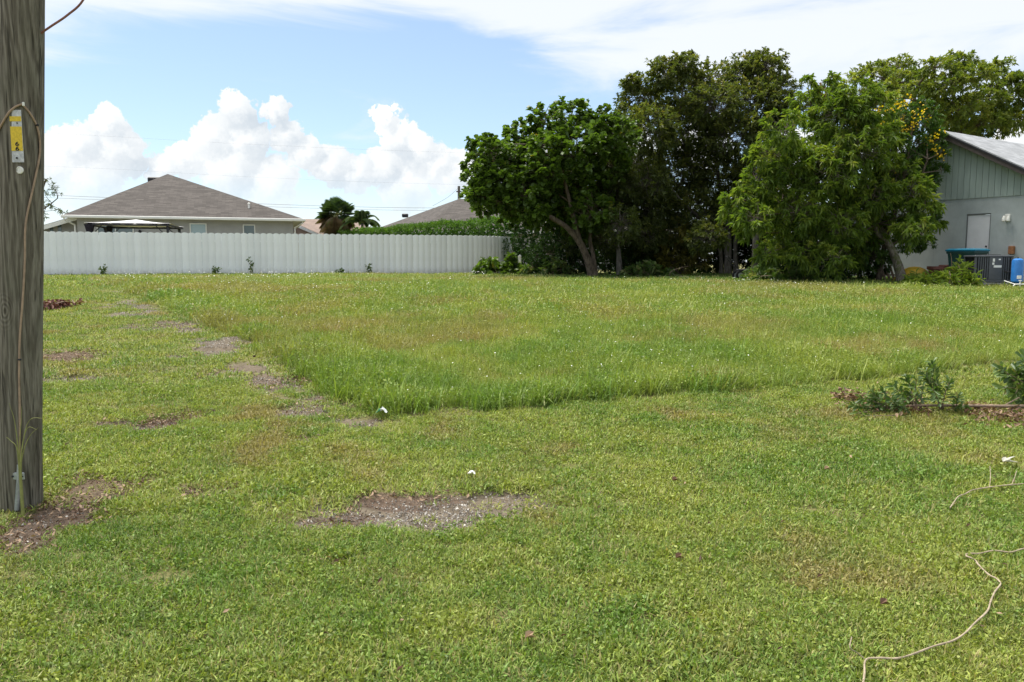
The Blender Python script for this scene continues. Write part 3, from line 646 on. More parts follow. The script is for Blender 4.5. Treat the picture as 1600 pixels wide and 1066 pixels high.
# ------------------------------------------------------------------ utility pole
def pole():
    D = 5.27; c = gpt(31, 796); cx, cy, r0 = P(31, 600, D)[0], D, .1335; zb = gz(cx, cy); lean = (P(34, 0, D)[0] - P(31, 796, D)[0]) / (P(34, 0, D)[2] - P(31, 796, D)[2])      # the pole leans a little
    cx = P(31, 796, D)[0]
    t = thing('utility_pole', (cx, cy, zb), 'weathered grey wooden utility pole with yellow number tag', 'utility pole')
    seg, hs = 40, np.concatenate([np.arange(-.3, 4, .05), np.arange(4, 9.6, .4)]); V = []
    for h in hs:
        for k in range(seg):
            a = 2 * math.pi * k / seg; rr = r0 * (1 - .004 * h) + .012 * math.exp(-max(h, 0) / .25) + .006 * (float(vnoise(a * 2.2 if k < seg else 0, h * .7, 1, 2)) - .5) * math.sin(a / 2) ** .5
            V.append((cx + lean * h + rr * math.cos(a), cy + rr * math.sin(a), zb + h))
    n = len(hs); F = [(i * seg + k, i * seg + (k + 1) % seg, (i + 1) * seg + (k + 1) % seg, (i + 1) * seg + k) for i in range(n - 1) for k in range(seg)]
    np_mesh('post', V, F, M_pole, t, True)
    def on(px, py, lift=.008):
        """the point of the pole's face seen at a photo pixel"""
        yy = cy - r0
        for _ in range(4):
            q = P(px, py, yy); ax = cx + lean * (q[2] - zb); r = r0 * (1 - .004 * (q[2] - zb)) + lift; x = max(-r * .995, min(r * .995, q[0] - ax)); yy = cy - math.sqrt(r * r - x * x)
        return np.array((ax + x, yy, q[2]))
    cab = [on(*p) for p in ((30, 728), (31, 690), (31, 640), (30, 590), (31, 530), (36, 470), (44, 410), (53, 350), (60, 290), (63.5, 240), (63, 205), (58, 182), (48, 168), (37, 163), (26, 166), (14, 176), (4, 192), (-6, 210))]
    cb = MB().tube(spline(cab, 5), .0065, 8).build('ground_cable', M_tan, t, True)
    for px, py in ((37, 163), (63, 197), (30.5, 562)):
        q = on(px, py, .012); MB().box(q, (.022, .012, .012) if px != 37 else (.014, .012, .026), None, .003).build('cable_clip', M_black if px != 37 else M_pvc, cb)
    # metal conduit with strap at the foot
    gd = MB().tube([on(30, 726, .01), on(29, 755, .01), on(26, 797, .012)], [.014, .014, .015], 10).build('conduit_guard', M_galv, t, True)
    q = on(28.5, 744, .012); MB().box(q, (.085, .012, .05), None, .004).build('strap', M_galv, gd)
    for dx in (-.032, .032): MB().lathe(q + np.array((dx, -.008, 0)), [(.007, -.005), (.008, 0), (.005, .005)], 8).build('bolt', M_black, gd)
    # number tag
    a, b = on(27, 172, .004), on(26.5, 254, .004); wx = .038; yb = min(a[1], b[1]) - .004
    def strip(name, y0, y1, m, par, w=wx, lift=0.0, rnd=False):
        z0, z1 = on(27, y0)[2], on(27, y1)[2]; xm = (a[0] + b[0]) / 2; mb = MB()
        mb.box((xm, yb - lift, (z0 + z1) / 2), (w * 2, .003, abs(z0 - z1)), None, .0008); return mb.build(name, m, par)
    tagp = strip('number_tag', 172, 254, M_plate, t)
    strip('sticker', 182, 190, M_yel, tagp, wx * .97, .0025); strip('sticker', 198, 236, M_yel, tagp, wx * .97, .0025)
    xm = (a[0] + b[0]) / 2
    for py in (225.5, 233):
        cu = bpy.data.curves.new('digit', 'FONT'); cu.body = '6'; cu.size = .036; cu.extrude = .0006; cu.align_x = 'CENTER'; cu.align_y = 'CENTER'; cu.materials.append(M_ink); cu.offset = .0008
        tmp = bpy.data.objects.new('digit_text', cu); me = bpy.data.meshes.new_from_object(tmp); bpy.data.objects.remove(tmp); o = bpy.data.objects.new('digit', me); COL.objects.link(o); o.parent = tagp
        o.location = tuple(np.array((xm + .002, yb - .0052, on(27, py)[2])) - LOC[t.name]); o.rotation_euler = (math.pi / 2, 0, 0); o.scale = (1.45, 1, 1)
    MB().lathe((0, 0, 0), [(.005, 0), (.006, .003), (.003, .005)], 10)
    def disc(px, py, r, m, name, par, lift):
        q = on(px, py, lift); mb = MB(); mb.lathe((0, 0, 0), [(r * .3, -.004), (r, -.003), (r, .003), (r * .75, .006), (r * .7, .003), (r * .3, .004)], 18)
        mb.v = [(q[0] + x, q[1] - z, q[2] + y) for x, y, z in mb.v]; return mb.build(name, m, par, True)
    disc(26.5, 247, .006, M_ink, 'nail', tagp, .010); disc(27, 192.5, .004, M_ink, 'nail', tagp, .010)
    disc(31, 266, .024, M_pvc, 'marker_disc', t, .003)
    # drip loop of a cable from the right side of the pole
    lp = [P(64, 52, cy), P(80, 41, cy - .02), P(105, 24, cy - .05), P(130, 0, cy - .08), P(150, -50, cy - .08), P(140, -120, cy - .06), P(100, -170, cy - .02), P(60, -190, cy)]
    MB().tube(spline(lp, 6), .007, 8).build('drip_loop', M_red, t, True)
    # tall weed at the foot
    w = thing('grass_weed', gpt(31, 812), 'few long green grass blades standing against the wooden pole', 'weed')
    for i, pts in enumerate((((30, 735), (27, 690), (22, 655), (14, 630)), ((31, 735), (31, 690), (33, 660), (34, 635)), ((32, 735), (36, 690), (44, 668), (58, 672)), ((33, 735), (37, 705), (46, 682), (60, 668)), ((30, 735), (26, 700), (18, 690), (10, 683)), ((32, 735), (38, 680), (48, 655), (70, 654)))):
        pp = [P(q[0], q[1], cy - r0 - .05 - .01 * i) for q in pts]; pp = [np.array((pp[0][0], pp[0][1], gz(pp[0][0], pp[0][1])))] + pp
        sp = spline(pp, 4); n = len(sp); MB().tube(sp, [.0045 * (1 - (k / n)) + .0008 for k in range(n)], 4).build('blade', M_straw, w)
M_straw = mat('green_straw', (.24, .25, .08), .6, .3, .2, 20)
pole()

# ------------------------------------------------------------------ white board fence
def fence():
    line = [P(-300, 400, 30.3)[:2], P(62, 400, 32.9)[:2], P(430, 400, 35.3)[:2], P(690, 400, 37.2)[:2], P(745, 400, 38.0)[:2], P(780, 400, 39.0)[:2], P(801, 400, 40.6)[:2]]
    pts = [line[0]] + [np.array(p) for p in line[1:4]]; pts = list(pts) + [q for q in spline([np.append(p, 0) for p in line[3:]], 6)[1:]]
    pts = [np.array((p[0], p[1])) for p in pts]
    seg = [np.linalg.norm(b - a) for a, b in zip(pts[:-1], pts[1:])]; tot = sum(seg); cum = np.concatenate([[0], np.cumsum(seg)])
    def at(s):
        i = int(np.clip(np.searchsorted(cum, s) - 1, 0, len(seg) - 1)); f = (s - cum[i]) / seg[i]; d = (pts[i + 1] - pts[i]) / seg[i]; return pts[i] + d * seg[i] * f, d
    base = np.array((*pts[0], gz(*pts[0]))); t = thing('board_fence', base, 'long white fence of upright boards with scalloped top', 'fence')
    w = .272; n = int(tot / w); me = None; top = 1.86
    prof = [(-.5, .016), (-.36, .004), (-.18, -.010), (0, -.015), (.18, -.010), (.36, .004), (.5, .016)]
    for i in range(n):
        p, d = at((i + .5) * w); ang = math.atan2(d[1], d[0])
        if me is None:
            V, F = [], []
            for th in (0, .02):
                for u, dy in prof:
                    for z in (-.15, 0.0, 1): V.append((u * (w - .006), dy + th, z if z < 1 else top - .045 * (2 * abs(u)) ** 2.2))
            k = len(prof)
            ix = lambda th, j, z: th * k * 3 + j * 3 + z
            for j in range(k - 1):
                for z in (0, 1):
                    F.append((ix(0, j, z), ix(0, j + 1, z), ix(0, j + 1, z + 1), ix(0, j, z + 1))); F.append((ix(1, j, z), ix(1, j, z + 1), ix(1, j + 1, z + 1), ix(1, j + 1, z)))
                F.append((ix(0, j, 2), ix(0, j + 1, 2), ix(1, j + 1, 2), ix(1, j, 2)))
            for j, s in ((0, 1), (k - 1, -1)):
                for z in (0, 1): F.append((ix(0, j, z), ix(0, j, z + 1), ix(1, j, z + 1), ix(1, j, z))[::s])
            me = bpy.data.meshes.new('board'); me.from_pydata(V, [], F); me.materials.append(M_white)
            me.polygons.foreach_set('use_smooth', np.ones(len(me.polygons), bool)); me.set_sharp_from_angle(angle=math.radians(35))
        o = bpy.data.objects.new('board', me); COL.objects.link(o); o.parent = t
        o.location = tuple(np.array((p[0], p[1], 1.13 + (random.random() - .5) * .012)) - base); o.rotation_euler = ((random.random() - .5) * .012, (random.random() - .5) * .004, ang + (random.random() - .5) * .02)
    for h in (.35, 1.5):
        q = [at(s)[0] + np.array((-at(s)[1][1], at(s)[1][0])) * .075 for s in np.linspace(.1, tot - .1, 40)]
        MB().tube([(a[0], a[1], 1.13 + h) for a in q], .03, 6).build('rail', M_white, t)
    for s in np.arange(.3, tot, 2.44):
        p, d = at(s); q = p + np.array((-d[1], d[0])) * .16
        MB().box((q[0], q[1], 1.13 + .85), (.1, .1, 1.75), ((d[0], d[1], 0), (-d[1], d[0], 0))).build('post', M_white, t)
fence()

# ------------------------------------------------------------------ houses
def add_uv(o, ux, org):
    """UV in metres: ux along the eaves, v up the slope"""
    me = o.data; uv = me.uv_layers.new(name='UVMap'); ux = np.array(ux, float)
    for p in me.polygons:
        nrm = np.array(p.normal); a = ux - nrm * (ux @ nrm); l = np.linalg.norm(a)
        if l < .2: a = np.cross(nrm, (0, 0, 1)); l = np.linalg.norm(a) + 1e-6
        a /= l
        # along the eaves of this face
        e = np.cross((0, 0, 1), nrm); 
        if np.linalg.norm(e) > .05: a = e / np.linalg.norm(e)
        b = np.cross(nrm, a)
        for li in p.loop_indices:
            c = np.array(me.vertices[me.loops[li].vertex_index].co); uv.data[li].uv = (c @ a, c @ b)
def window(parent, c, w, h, ux, n, mglass, mull=0):
    """frame standing 4 cm proud of the wall with a pane inside and a sill"""
    ux = np.array((*ux, 0.)); n = np.array((*n, 0.)); c = np.array(c, float); fr = MB(); ax = (ux, -n)
    for s in (-1, 1): fr.box(c + ux * s * (w / 2 + .03) + n * .03, (.06, .08, h + .12), ax)
    for s in (-1, 1): fr.box(c + np.array((0, 0, s * (h / 2 + .03))) + n * .03, (w, .08, .06), ax)
    if mull: fr.box(c + n * .03, (.04, .07, h), ax)
    else: fr.box(c + n * .03, (w, .07, .035), ax)
    o = fr.build('window', M_trim, parent)
    MB().box(c + n * .012, (w, .012, h), ax).build('pane', mglass, o)
    MB().box(c + n * .06 - np.array((0, 0, h / 2 + .09)), (w + .2, .16, .06), ax).build('sill', M_trim, o)
    return o
def left_house():
    A = P(98, 336, 42.2); Bc = P(474, 342, 46.0); ez = (A[2] + Bc[2]) / 2; A[2] = Bc[2] = ez
    u = (Bc - A)[:2]; W = np.linalg.norm(u); u /= W; n = np.array((-u[1], u[0])); u3 = np.array((*u, 0)); n3 = np.array((*n, 0)); Zp = 1.25
    C = P(262, 272, 50.3); E = C + n3 * 7; dep = 19.0
    t = thing('grey_house', (*(A + u3 * W / 2 + n3 * 6)[:2], Zp), 'grey stucco house with brown hip roof behind the white fence', 'house')
    A2, B2 = A + n3 * dep, Bc + n3 * dep
    rf = MB(); rf.add([A, Bc, B2, A2, C, E], [(0, 1, 4), (1, 2, 5, 4), (2, 3, 5), (3, 0, 4, 5)])
    r = rf.build('roof', M_shA, t); add_uv(r, u3, A)
    # soffit and fascia with gutter
    MB().slab([A + (0, 0, -.04) , A2 + (0, 0, -.04), B2 + (0, 0, -.04), Bc + (0, 0, -.04)], (0, 0, -1), -.03).build('soffit', M_trim, t)
    g1 = MB(); g1.box((A + Bc) / 2 - n3 * .06 + (0, 0, -.075), (W + .16, .12, .15), (u3, n3), .02); gu = g1.build('gutter', M_trim, t)
    g2 = MB(); g2.box((Bc + B2) / 2 + u3 * .06 + (0, 0, -.075), (dep, .12, .15), (n3, -u3), .02); g2.build('gutter', M_trim, t)
    ov = .55; wl, wr = A + u3 * ov + n3 * ov, Bc - u3 * ov + n3 * ov; wb = wl + n3 * (dep - 2 * ov); wbr = wr + n3 * (dep - 2 * ov); hz = ez - .07
    m = MB(); q = [wl, wr, wbr, wb]; m.add([(p[0], p[1], Zp - .3) for p in q] + [(p[0], p[1], hz) for p in q], [(0, 1, 5, 4), (1, 2, 6, 5), (2, 3, 7, 6), (3, 0, 4, 7)]); m.build('wall', M_stucco, t)
    def wp(px, py): # a point of the front wall seen at a photo pixel
        d = P(px, py, 1.0) - np.array((0, 0, EYE)); k = ((wl - np.array((0, 0, EYE))) @ np.array((*n, 0))) / (d @ np.array((*n, 0))); return np.array((0, 0, EYE)) + d * k
    for x0, x1, ty, mg, mu in ((153, 207, 352.5, M_glass, 1), (298, 321, 350.5, M_glassb, 0), (381, 397, 352.5, M_glass, 0)):
        a, b = wp(x0, ty), wp(x1, ty); h = 1.35; w = np.linalg.norm((b - a)[:2]); c = (a + b) / 2; c[2] = a[2] - h / 2; window(t, c, w, h, u, -n, mg, mu)
    q = wp(219, 362); mb = MB(); mb.lathe(q - n3 * .12 - (0, 0, .1), [(.03, -.12), (.07, -.1), (.09, .08), (.10, .1), (.02, .2)], 8); mb.box(q - n3 * .03, (.08, .06, .14), (u3, n3)); mb.build('wall_lamp', M_black, t)
    # downspouts
    for c0, s in ((A, 1), (Bc, -1)):
        top = c0 + (0, 0, -.15) + u3 * s * .05; p1 = c0 + u3 * s * (ov - .1 if s > 0 else ov - .08) + n3 * (ov - .06) + (0, 0, -.6)
        MB().tube([top, top + (0, 0, -.1), p1 + (0, 0, .1), p1, (p1[0], p1[1], Zp)], .045, 6).build('downspout', M_trim, t)
    v = P(389, 325, 1.0) - np.array((0, 0, EYE)); nf = np.cross(Bc - A, C - A); k = ((A - np.array((0, 0, EYE))) @ nf) / (v @ nf); q = np.array((0, 0, EYE)) + v * k
    MB().lathe(q, [(.06, -.1), (.06, .2), (.085, .2), (.085, .27), (.02, .30)], 10).build('vent_pipe', M_pvc, t, True)
    q = C + n3 * 1.0 + (0, 0, .02) - u3 * .9 - (0, 0, .35); MB().box(q, (.75, .5, .38), (u3, n3), .06).build('roof_vent', M_black, t)
    # lower wing to the left with a sloping rake
    R0 = A + u3 * .5 + n3 * .7 + (0, 0, .02); R1 = R0 - u3 * 4.6 + (0, 0, -1.55); wing = MB()
    nn = np.cross(n3, (R0 - R1) / np.linalg.norm(R0 - R1)); nn = nn if nn[2] > 0 else -nn
    wing.slab([R1, R0, R0 + n3 * 8, R1 + n3 * 8], nn, .06); r2 = wing.build('wing_roof', M_shA, t); add_uv(r2, n3, A)
    MB().slab([R1 - n3 * .03 - nn * .02, R0 - n3 * .03 - nn * .02, R0 - n3 * .03 - nn * .24, R1 - n3 * .03 - nn * .24], n3, -.05).build('rake_board', M_trim, t)
    wl2 = R1 + u3 * .5 + n3 * .6; wr2 = R0 + n3 * .6; sl = lambda p: p[2] - .12
    MB().slab([(wl2[0], wl2[1], Zp), (wr2[0], wr2[1], Zp), (wr2[0], wr2[1], sl(wr2)), (wl2[0], wl2[1], wl2[2] + .05)], -n3, .15).build('wing_wall', M_stucco, t)
    for px in (80, 92):
        q = P(px, 357, wr2[1] - .5); s = (q - wr2) @ u3; c = wr2 + u3 * s - n3 * .03; MB().box((c[0], c[1], 3.0), (.16, .04, 1.5), (u3, n3)).build('window_slot', M_glass, t)
left_house()

def gazebo():
    D = 38.2; c = P(216, 400, D); c[2] = 1.2; hw = 1.78; zt = P(216, 352, D)[2]; zp = P(211, 344, D)[2]
    t = thing('gazebo', c, 'garden gazebo with white peaked canopy and black frame behind the fence', 'gazebo')
    u = np.array((.97, .24, 0)); n = np.array((-.24, .97, 0)); cz = lambda z: np.array((c[0], c[1], z))
    for a in (-1, 1):
        for b in (-1, 1):
            q = cz(0) + u * a * (hw - .12) + n * b * (hw - .12); po = MB().box((q[0], q[1], (1.15 + zt) / 2), (.1, .1, zt - 1.15), (u, n), .01).build('post', M_black, t)
            for e in (u * -a, n * -b): MB().tube([(q[0], q[1], zt - .62), np.array((q[0], q[1], zt - .1)) + e * .5], .022, 6).build('brace', M_black, po)
            # netting gathered at the corner
            mb = MB(); mb.lathe((q[0], q[1], 0), [(.10, 1.3), (.14, zt - .9), (.10, zt - .6), (.2, zt - .16), (.22, zt - .04)], 9); mb.v = [(x + random.uniform(-.02, .02), y + random.uniform(-.02, .02), z) for x, y, z in mb.v]
            if a < 0: mb.build('netting', M_blackcloth, t, True)
    for a in (-1, 1):
        MB().box(cz(zt - .07) + n * a * hw, (hw * 2.04, .06, .07), (u, n), .01).build('beam', M_black, t); MB().box(cz(zt - .07) + u * a * hw, (.06, hw * 1.96, .07), (u, n), .01).build('beam', M_black, t)
        mb = MB(); N = 24  # drooping valance
        for k in range(N):
            s0, s1 = -hw + 2 * hw * k / N, -hw + 2 * hw * (k + 1) / N; d0, d1 = (.03 + .04 * abs(math.sin(k * .9)), .03 + .04 * abs(math.sin((k + 1) * .9)))
            p0, p1 = cz(zt + .02) + u * s0 - n * hw * 1.02 * a, cz(zt + .02) + u * s1 - n * hw * 1.02 * a; mb.add([p0, p1, p1 - (0, 0, d1), p0 - (0, 0, d0)], [(0, 1, 2, 3)])
        mb.build('valance', M_blackcloth, t)
    mb = MB(); N = 12; rows = []  # sagging canopy: square rings from the eaves to the peak
    for i in range(6):
        f = i / 5; r = hw * 1.03 * (1 - f) + .02; z = zt + .02 + (zp - zt) * (f ** 1.5); ring = []
        for k in range(4):
            a0 = [(-1, -1), (1, -1), (1, 1), (-1, 1)][k]; a1 = [(-1, -1), (1, -1), (1, 1), (-1, 1)][(k + 1) % 4]
            for j in range(N):
                s = j / N; x_, y_ = a0[0] + (a1[0] - a0[0]) * s, a0[1] + (a1[1] - a0[1]) * s
                ring.append(cz(z - .05 * math.sin(math.pi * s) * (1 - f)) + u * x_ * r + n * y_ * r)
        rows.append(ring)
    K = 4 * N; mb.add([v for ring in rows for v in ring], [(i * K + k, i * K + (k + 1) % K, (i + 1) * K + (k + 1) % K, (i + 1) * K + k) for i in range(5) for k in range(K)] + [tuple(range(5 * K, 6 * K))])
    mb.build('canopy', M_canvas, t)
gazebo()

def tan_house():
    D = 62; a, b = P(430, 342, D + 5), P(560, 342.5, D + 5); e0, e1 = P(425, 369, D), P(575, 369, D); Zp = 1.25
    t = thing('salmon_house', (*((e0 + e1) / 2)[:2], Zp), 'salmon house with tan shingle roof between grey house and palms', 'house')
    e0[2] = e1[2] = min(e0[2], e1[2]); back0, back1 = e0 + (0, 10, 0), e1 + (0, 10, 0); a[2] = b[2]
    r = MB().add([e0, e1, b, a, back0, back1], [(0, 1, 2, 3), (3, 2, 5, 4), (1, 5, 2), (0, 3, 4)]).build('roof', M_shB, t); add_uv(r, (1, 0, 0), e0)
    MB().box((e0 + e1) / 2 + (0, 5, -1.3), (np.linalg.norm(e1 - e0) - 1, 9, 2.55)).build('wall', M_stucco2, t)
    MB().box((e0 + e1) / 2 + (0, -.05, -.06), (np.linalg.norm(e1 - e0), .1, .16)).build('fascia', M_trim, t)
    # front gable wing whose rake comes down to the right
    p0, p1, p2 = P(452, 344, D - 3), P(511, 370.5, D - 3), P(393, 370.5, D - 3)
    pr = [p0 - (0, 0, .1), p1 - (.25, 0, .16), p1 + (-.25, 0, -2.8), p2 + (.25, 0, -2.8), p2 + (.25, 0, -.16)]
    MB().slab(pr[::-1], (0, -1, 0), .2).build('gable_wall', M_stucco2, t)
    for q, s in ((p1, 1), (p2, -1)):
        nn = np.cross(q - p0, (0, 1, 0)); nn /= np.linalg.norm(nn); nn = nn if nn[2] > 0 else -nn
        o = MB().slab([p0 + (0, -.3, 0), q + (0, -.3, 0), q + (0, 6, 0), p0 + (0, 6, 0)], nn, .05).build('gable_roof', M_shB, t); add_uv(o, (0, 1, 0), e0)
        MB().slab([p0 + (0, -.34, -.03), q + (0, -.34, -.03), q + (0, -.34, -.24), p0 + (0, -.34, -.24)], (0, -1, 0), .03).build('rake_board', M_trim, t)
tan_house()

def back_house():
    ap = P(717, 311, 58); C1 = P(655, 362, 52); C2 = P(540, 369, 71); ez = min(C1[2], C2[2]); C1[2] = C2[2] = ez
    u = np.array((1.0, -.12, 0)); u /= np.linalg.norm(u); C0 = C1 + u * 17; R2 = ap + u * 6; C3 = C2 + u * 17; Zp = 1.25
    t = thing('brown_roofed_house', (*((C0 + C1 + C2 + C3) / 4)[:2], Zp), 'house with brown hip roof rising behind the clipped hedge', 'house')
    r = MB().add([C1, C0, C3, C2, ap, R2], [(0, 1, 5, 4), (1, 2, 5), (2, 3, 4, 5), (3, 0, 4)]).build('roof', M_shA, t); add_uv(r, u, C1)
    cen = (C0 + C1 + C2 + C3) / 4; q = [cen + (p - cen) * .94 for p in (C1, C0, C3, C2)]
    MB().add([(p[0], p[1], Zp - .2) for p in q] + [(p[0], p[1], ez - .05) for p in q], [(0, 1, 5, 4), (1, 2, 6, 5), (2, 3, 7, 6), (3, 0, 4, 7)]).build('wall', M_stucco, t)
    for a, b in ((C1, C0), (C2, C1)):
        d = (b - a) / np.linalg.norm(b - a); MB().box((a + b) / 2 + (0, 0, -.08), (np.linalg.norm(b - a) + .05, .08, .16), (d, np.cross((0, 0, 1), d))).build('fascia', M_trim, t)
    d = np.array((0, 0, 1)); q = P(633, 337, 66); MB().box(q, (.5, .4, .3), None, .05).build('roof_vent', M_black, t)
back_house()

def wires():
    D = 74; t = thing('service_pole', (*P(717, 400, D)[:2], 1.25), 'thin distant pole poking up behind the brown hip roof', 'utility pole')
    top = P(717, 291, D); MB().tube([(top[0], top[1], .9), top], [.16, .12], 10).build('post', M_barkg, t); MB().box(top + (0, 0, -.5), (.5, .14, .1)).build('crossarm', M_barkg, t)
    def wire(pts, r, lab): o = MB().tube(spline([P(*p) for p in pts], 8), r, 5).build('power_line', M_wire, None, True); tag(o, lab, 'power line', 'far power lines')
    wire([(-250, 292, 74), (100, 306, 76), (475, 321, 78), (717, 325, 80), (1000, 318, 80)], .016, 'upper of the two dark wires passing just above the grey house eaves')
    wire([(-250, 297, 74), (100, 310, 76), (475, 325, 78), (717, 329, 80), (1000, 323, 80)], .013, 'lower of the two dark wires passing just above the grey house eaves')
    wire([(-250, 190, 60), (150, 212, 62), (400, 226, 63), (700, 238, 64), (1000, 240, 64)], .0035, 'faint thin wire crossing the cumulus clouds halfway up')
    wire([(-250, 248, 60), (150, 263, 62), (400, 277, 63), (700, 288, 64), (1000, 288, 64)], .0035, 'faint thin wire crossing below the cumulus clouds above the ridge')
    wire([(717, 293, 74), (700, 308, 69), (676, 322, 66)], .013, 'short wire sagging left from the thin distant pole to the roof')
    wire([(717, 293, 74), (727, 298, 76), (800, 300, 90)], .013, 'short wire running right from the thin distant pole into the tree')
wires()

# ------------------------------------------------------------------ plants
def unit(v): return v / (np.linalg.norm(v, axis=-1, keepdims=True) + 1e-9)
def leaf_geo(pos, d, n, L, W, droop, fold=.18, t1=.35, w1=1.0, t2=.72, w2=.75):
    """each leaf: two quads folded along the midrib; returns verts (N*6,3), faces (N*2,4)"""
    N = len(pos); d = unit(d); s = unit(np.cross(d, n)); up = np.cross(s, d); L = np.broadcast_to(L, N)[:, None]; W = np.broadcast_to(W, N)[:, None]; dr = np.broadcast_to(droop, N)[:, None]
    dz = np.array((0, 0, -1.0)); at = lambda t: pos + d * L * t + dz * dr * L * t * t
    V = np.stack([pos, at(t1) + s * W * w1 / 2 + up * fold * W, at(t2) + s * W * w2 / 2 + up * fold * W * w2, at(1.0), at(t2) - s * W * w2 / 2 + up * fold * W * w2, at(t1) - s * W * w1 / 2 + up * fold * W], 1)
    b = np.arange(N)[:, None] * 6; F = np.concatenate([b + np.array([[0, 1, 2, 3]]), b + np.array([[0, 3, 4, 5]])], 1).reshape(-1, 4)
    return V.reshape(-1, 3), F
def sph(n):
    v = rng.normal(size=(n, 3)); return unit(v)
def twig_geo(a, b, r0, r1):
    d = unit(b - a); ref = np.where(np.abs(d[:, 2:3]) > .9, np.array((1, 0, 0.)), np.array((0, 0, 1.))); x = unit(np.cross(d, ref)); y = np.cross(d, x); V = []
    for p, r in ((a, r0), (b, r1)):
        for k in range(3): t = 2.094 * k; V.append(p + (x * math.cos(t) + y * math.sin(t)) * r)
    V = np.stack(V, 1); i = np.arange(len(a))[:, None] * 6
    F = np.concatenate([i + np.array([[0, 1, 4, 3]]), i + np.array([[1, 2, 5, 4]]), i + np.array([[2, 0, 3, 5]])], 1).reshape(-1, 4); return V.reshape(-1, 3), F
class Foliage:
    def __init__(s): s.V = []; s.F = []; s.H = []; s.nv = 0; s.TV = []; s.TF = []; s.tn = 0
    def leaves(s, V, F, hue): s.V.append(V); s.F.append(F + s.nv); s.nv += len(V); s.H.append(np.repeat(hue, 6))
    def twigs(s, a, b, r0, r1): V, F = twig_geo(a, b, r0, r1); s.TV.append(V); s.TF.append(F + s.tn); s.tn += len(V)
    def lobe(s, c, r, flat=.85, tw=26, per=12, L=.16, W=.07, droop=.2, spread=.9, up=.25, hue=(.1, .9), inner=.5, shape=None, twr=.008, cut=None, zhue=.0):
        """twigs fan out from the lobe's middle, each ending in a spray of leaves"""
        n = max(4, int(tw * r * r)); u = sph(n); u[:, 2] = u[:, 2] * .95 + .05; u = unit(u)
        rad = r * (inner + (1 - inner) * rng.random(n) ** .5) * (.82 + .36 * rng.random(n)); q = np.array((1, 1, flat)); tip = c + u * rad[:, None] * q; a = c + u * rad[:, None] * q * .3 + rng.normal(size=(n, 3)) * r * .08
        if cut is not None: k = tip[:, 2] > cut; tip, a, u = tip[k], a[k], u[k]; n = len(tip)
        s.twigs(a, tip, twr, twr * .4)
        m = n * per; ti = np.repeat(np.arange(n), per); f = 1 - .42 * rng.random(m) ** 1.6; pos = a[ti] + (tip - a)[ti] * f[:, None] + rng.normal(size=(m, 3)) * .012
        d = unit(u[ti] * .55 + sph(m) * spread + np.array((0, 0, up))); nn = unit(np.array((0, 0, 1.)) + sph(m) * .55)
        l = L * (.65 + .6 * rng.random(m)); sh = shape or {}
        V, F = leaf_geo(pos, d, nn, l, l * (W / L) * (.85 + .3 * rng.random(m)), droop * (.6 + .8 * rng.random(m)), **sh)
        th = rng.random(n); h = np.clip(hue[0] + (hue[1] - hue[0]) * (.55 * th[ti] + .45 * rng.random(m)) + zhue * ((pos[:, 2] - c[2]) / r), 0, 1); s.leaves(V, F, h)
    def build(s, parent, lm, bm, name='crown', tname='twigs'):
        np_mesh(name, np.concatenate(s.V), np.concatenate(s.F), lm, parent, False, {'hue': np.concatenate(s.H)})['kind'] = 'stuff'
        if s.TV and bm is not None: np_mesh(tname, np.concatenate(s.TV), np.concatenate(s.TF), bm, parent, False)['kind'] = 'stuff'
SH_ROUND = dict(t1=.3, w1=.95, t2=.78, w2=.9); SH_OVAL = dict(t1=.35, w1=1.0, t2=.7, w2=.8); SH_LONG = dict(t1=.3, w1=1.0, t2=.65, w2=.8); SH_OBO = dict(t1=.45, w1=.75, t2=.82, w2=1.0)

def limb(mb, a, b, r0, r1, bend=.12, seg=7, sag=0.0):
    a, b = np.array(a, float), np.array(b, float); L = np.linalg.norm(b - a); n = 7; off = rng.normal(size=3) * L * bend; off[2] = abs(off[2]) * .6 - sag * L
    pts = [a + (b - a) * t + off * math.sin(math.pi * t) for t in np.linspace(0, 1, n)]
    mb.tube(pts, [r0 + (r1 - r0) * t for t in np.linspace(0, 1, n)], seg); return pts

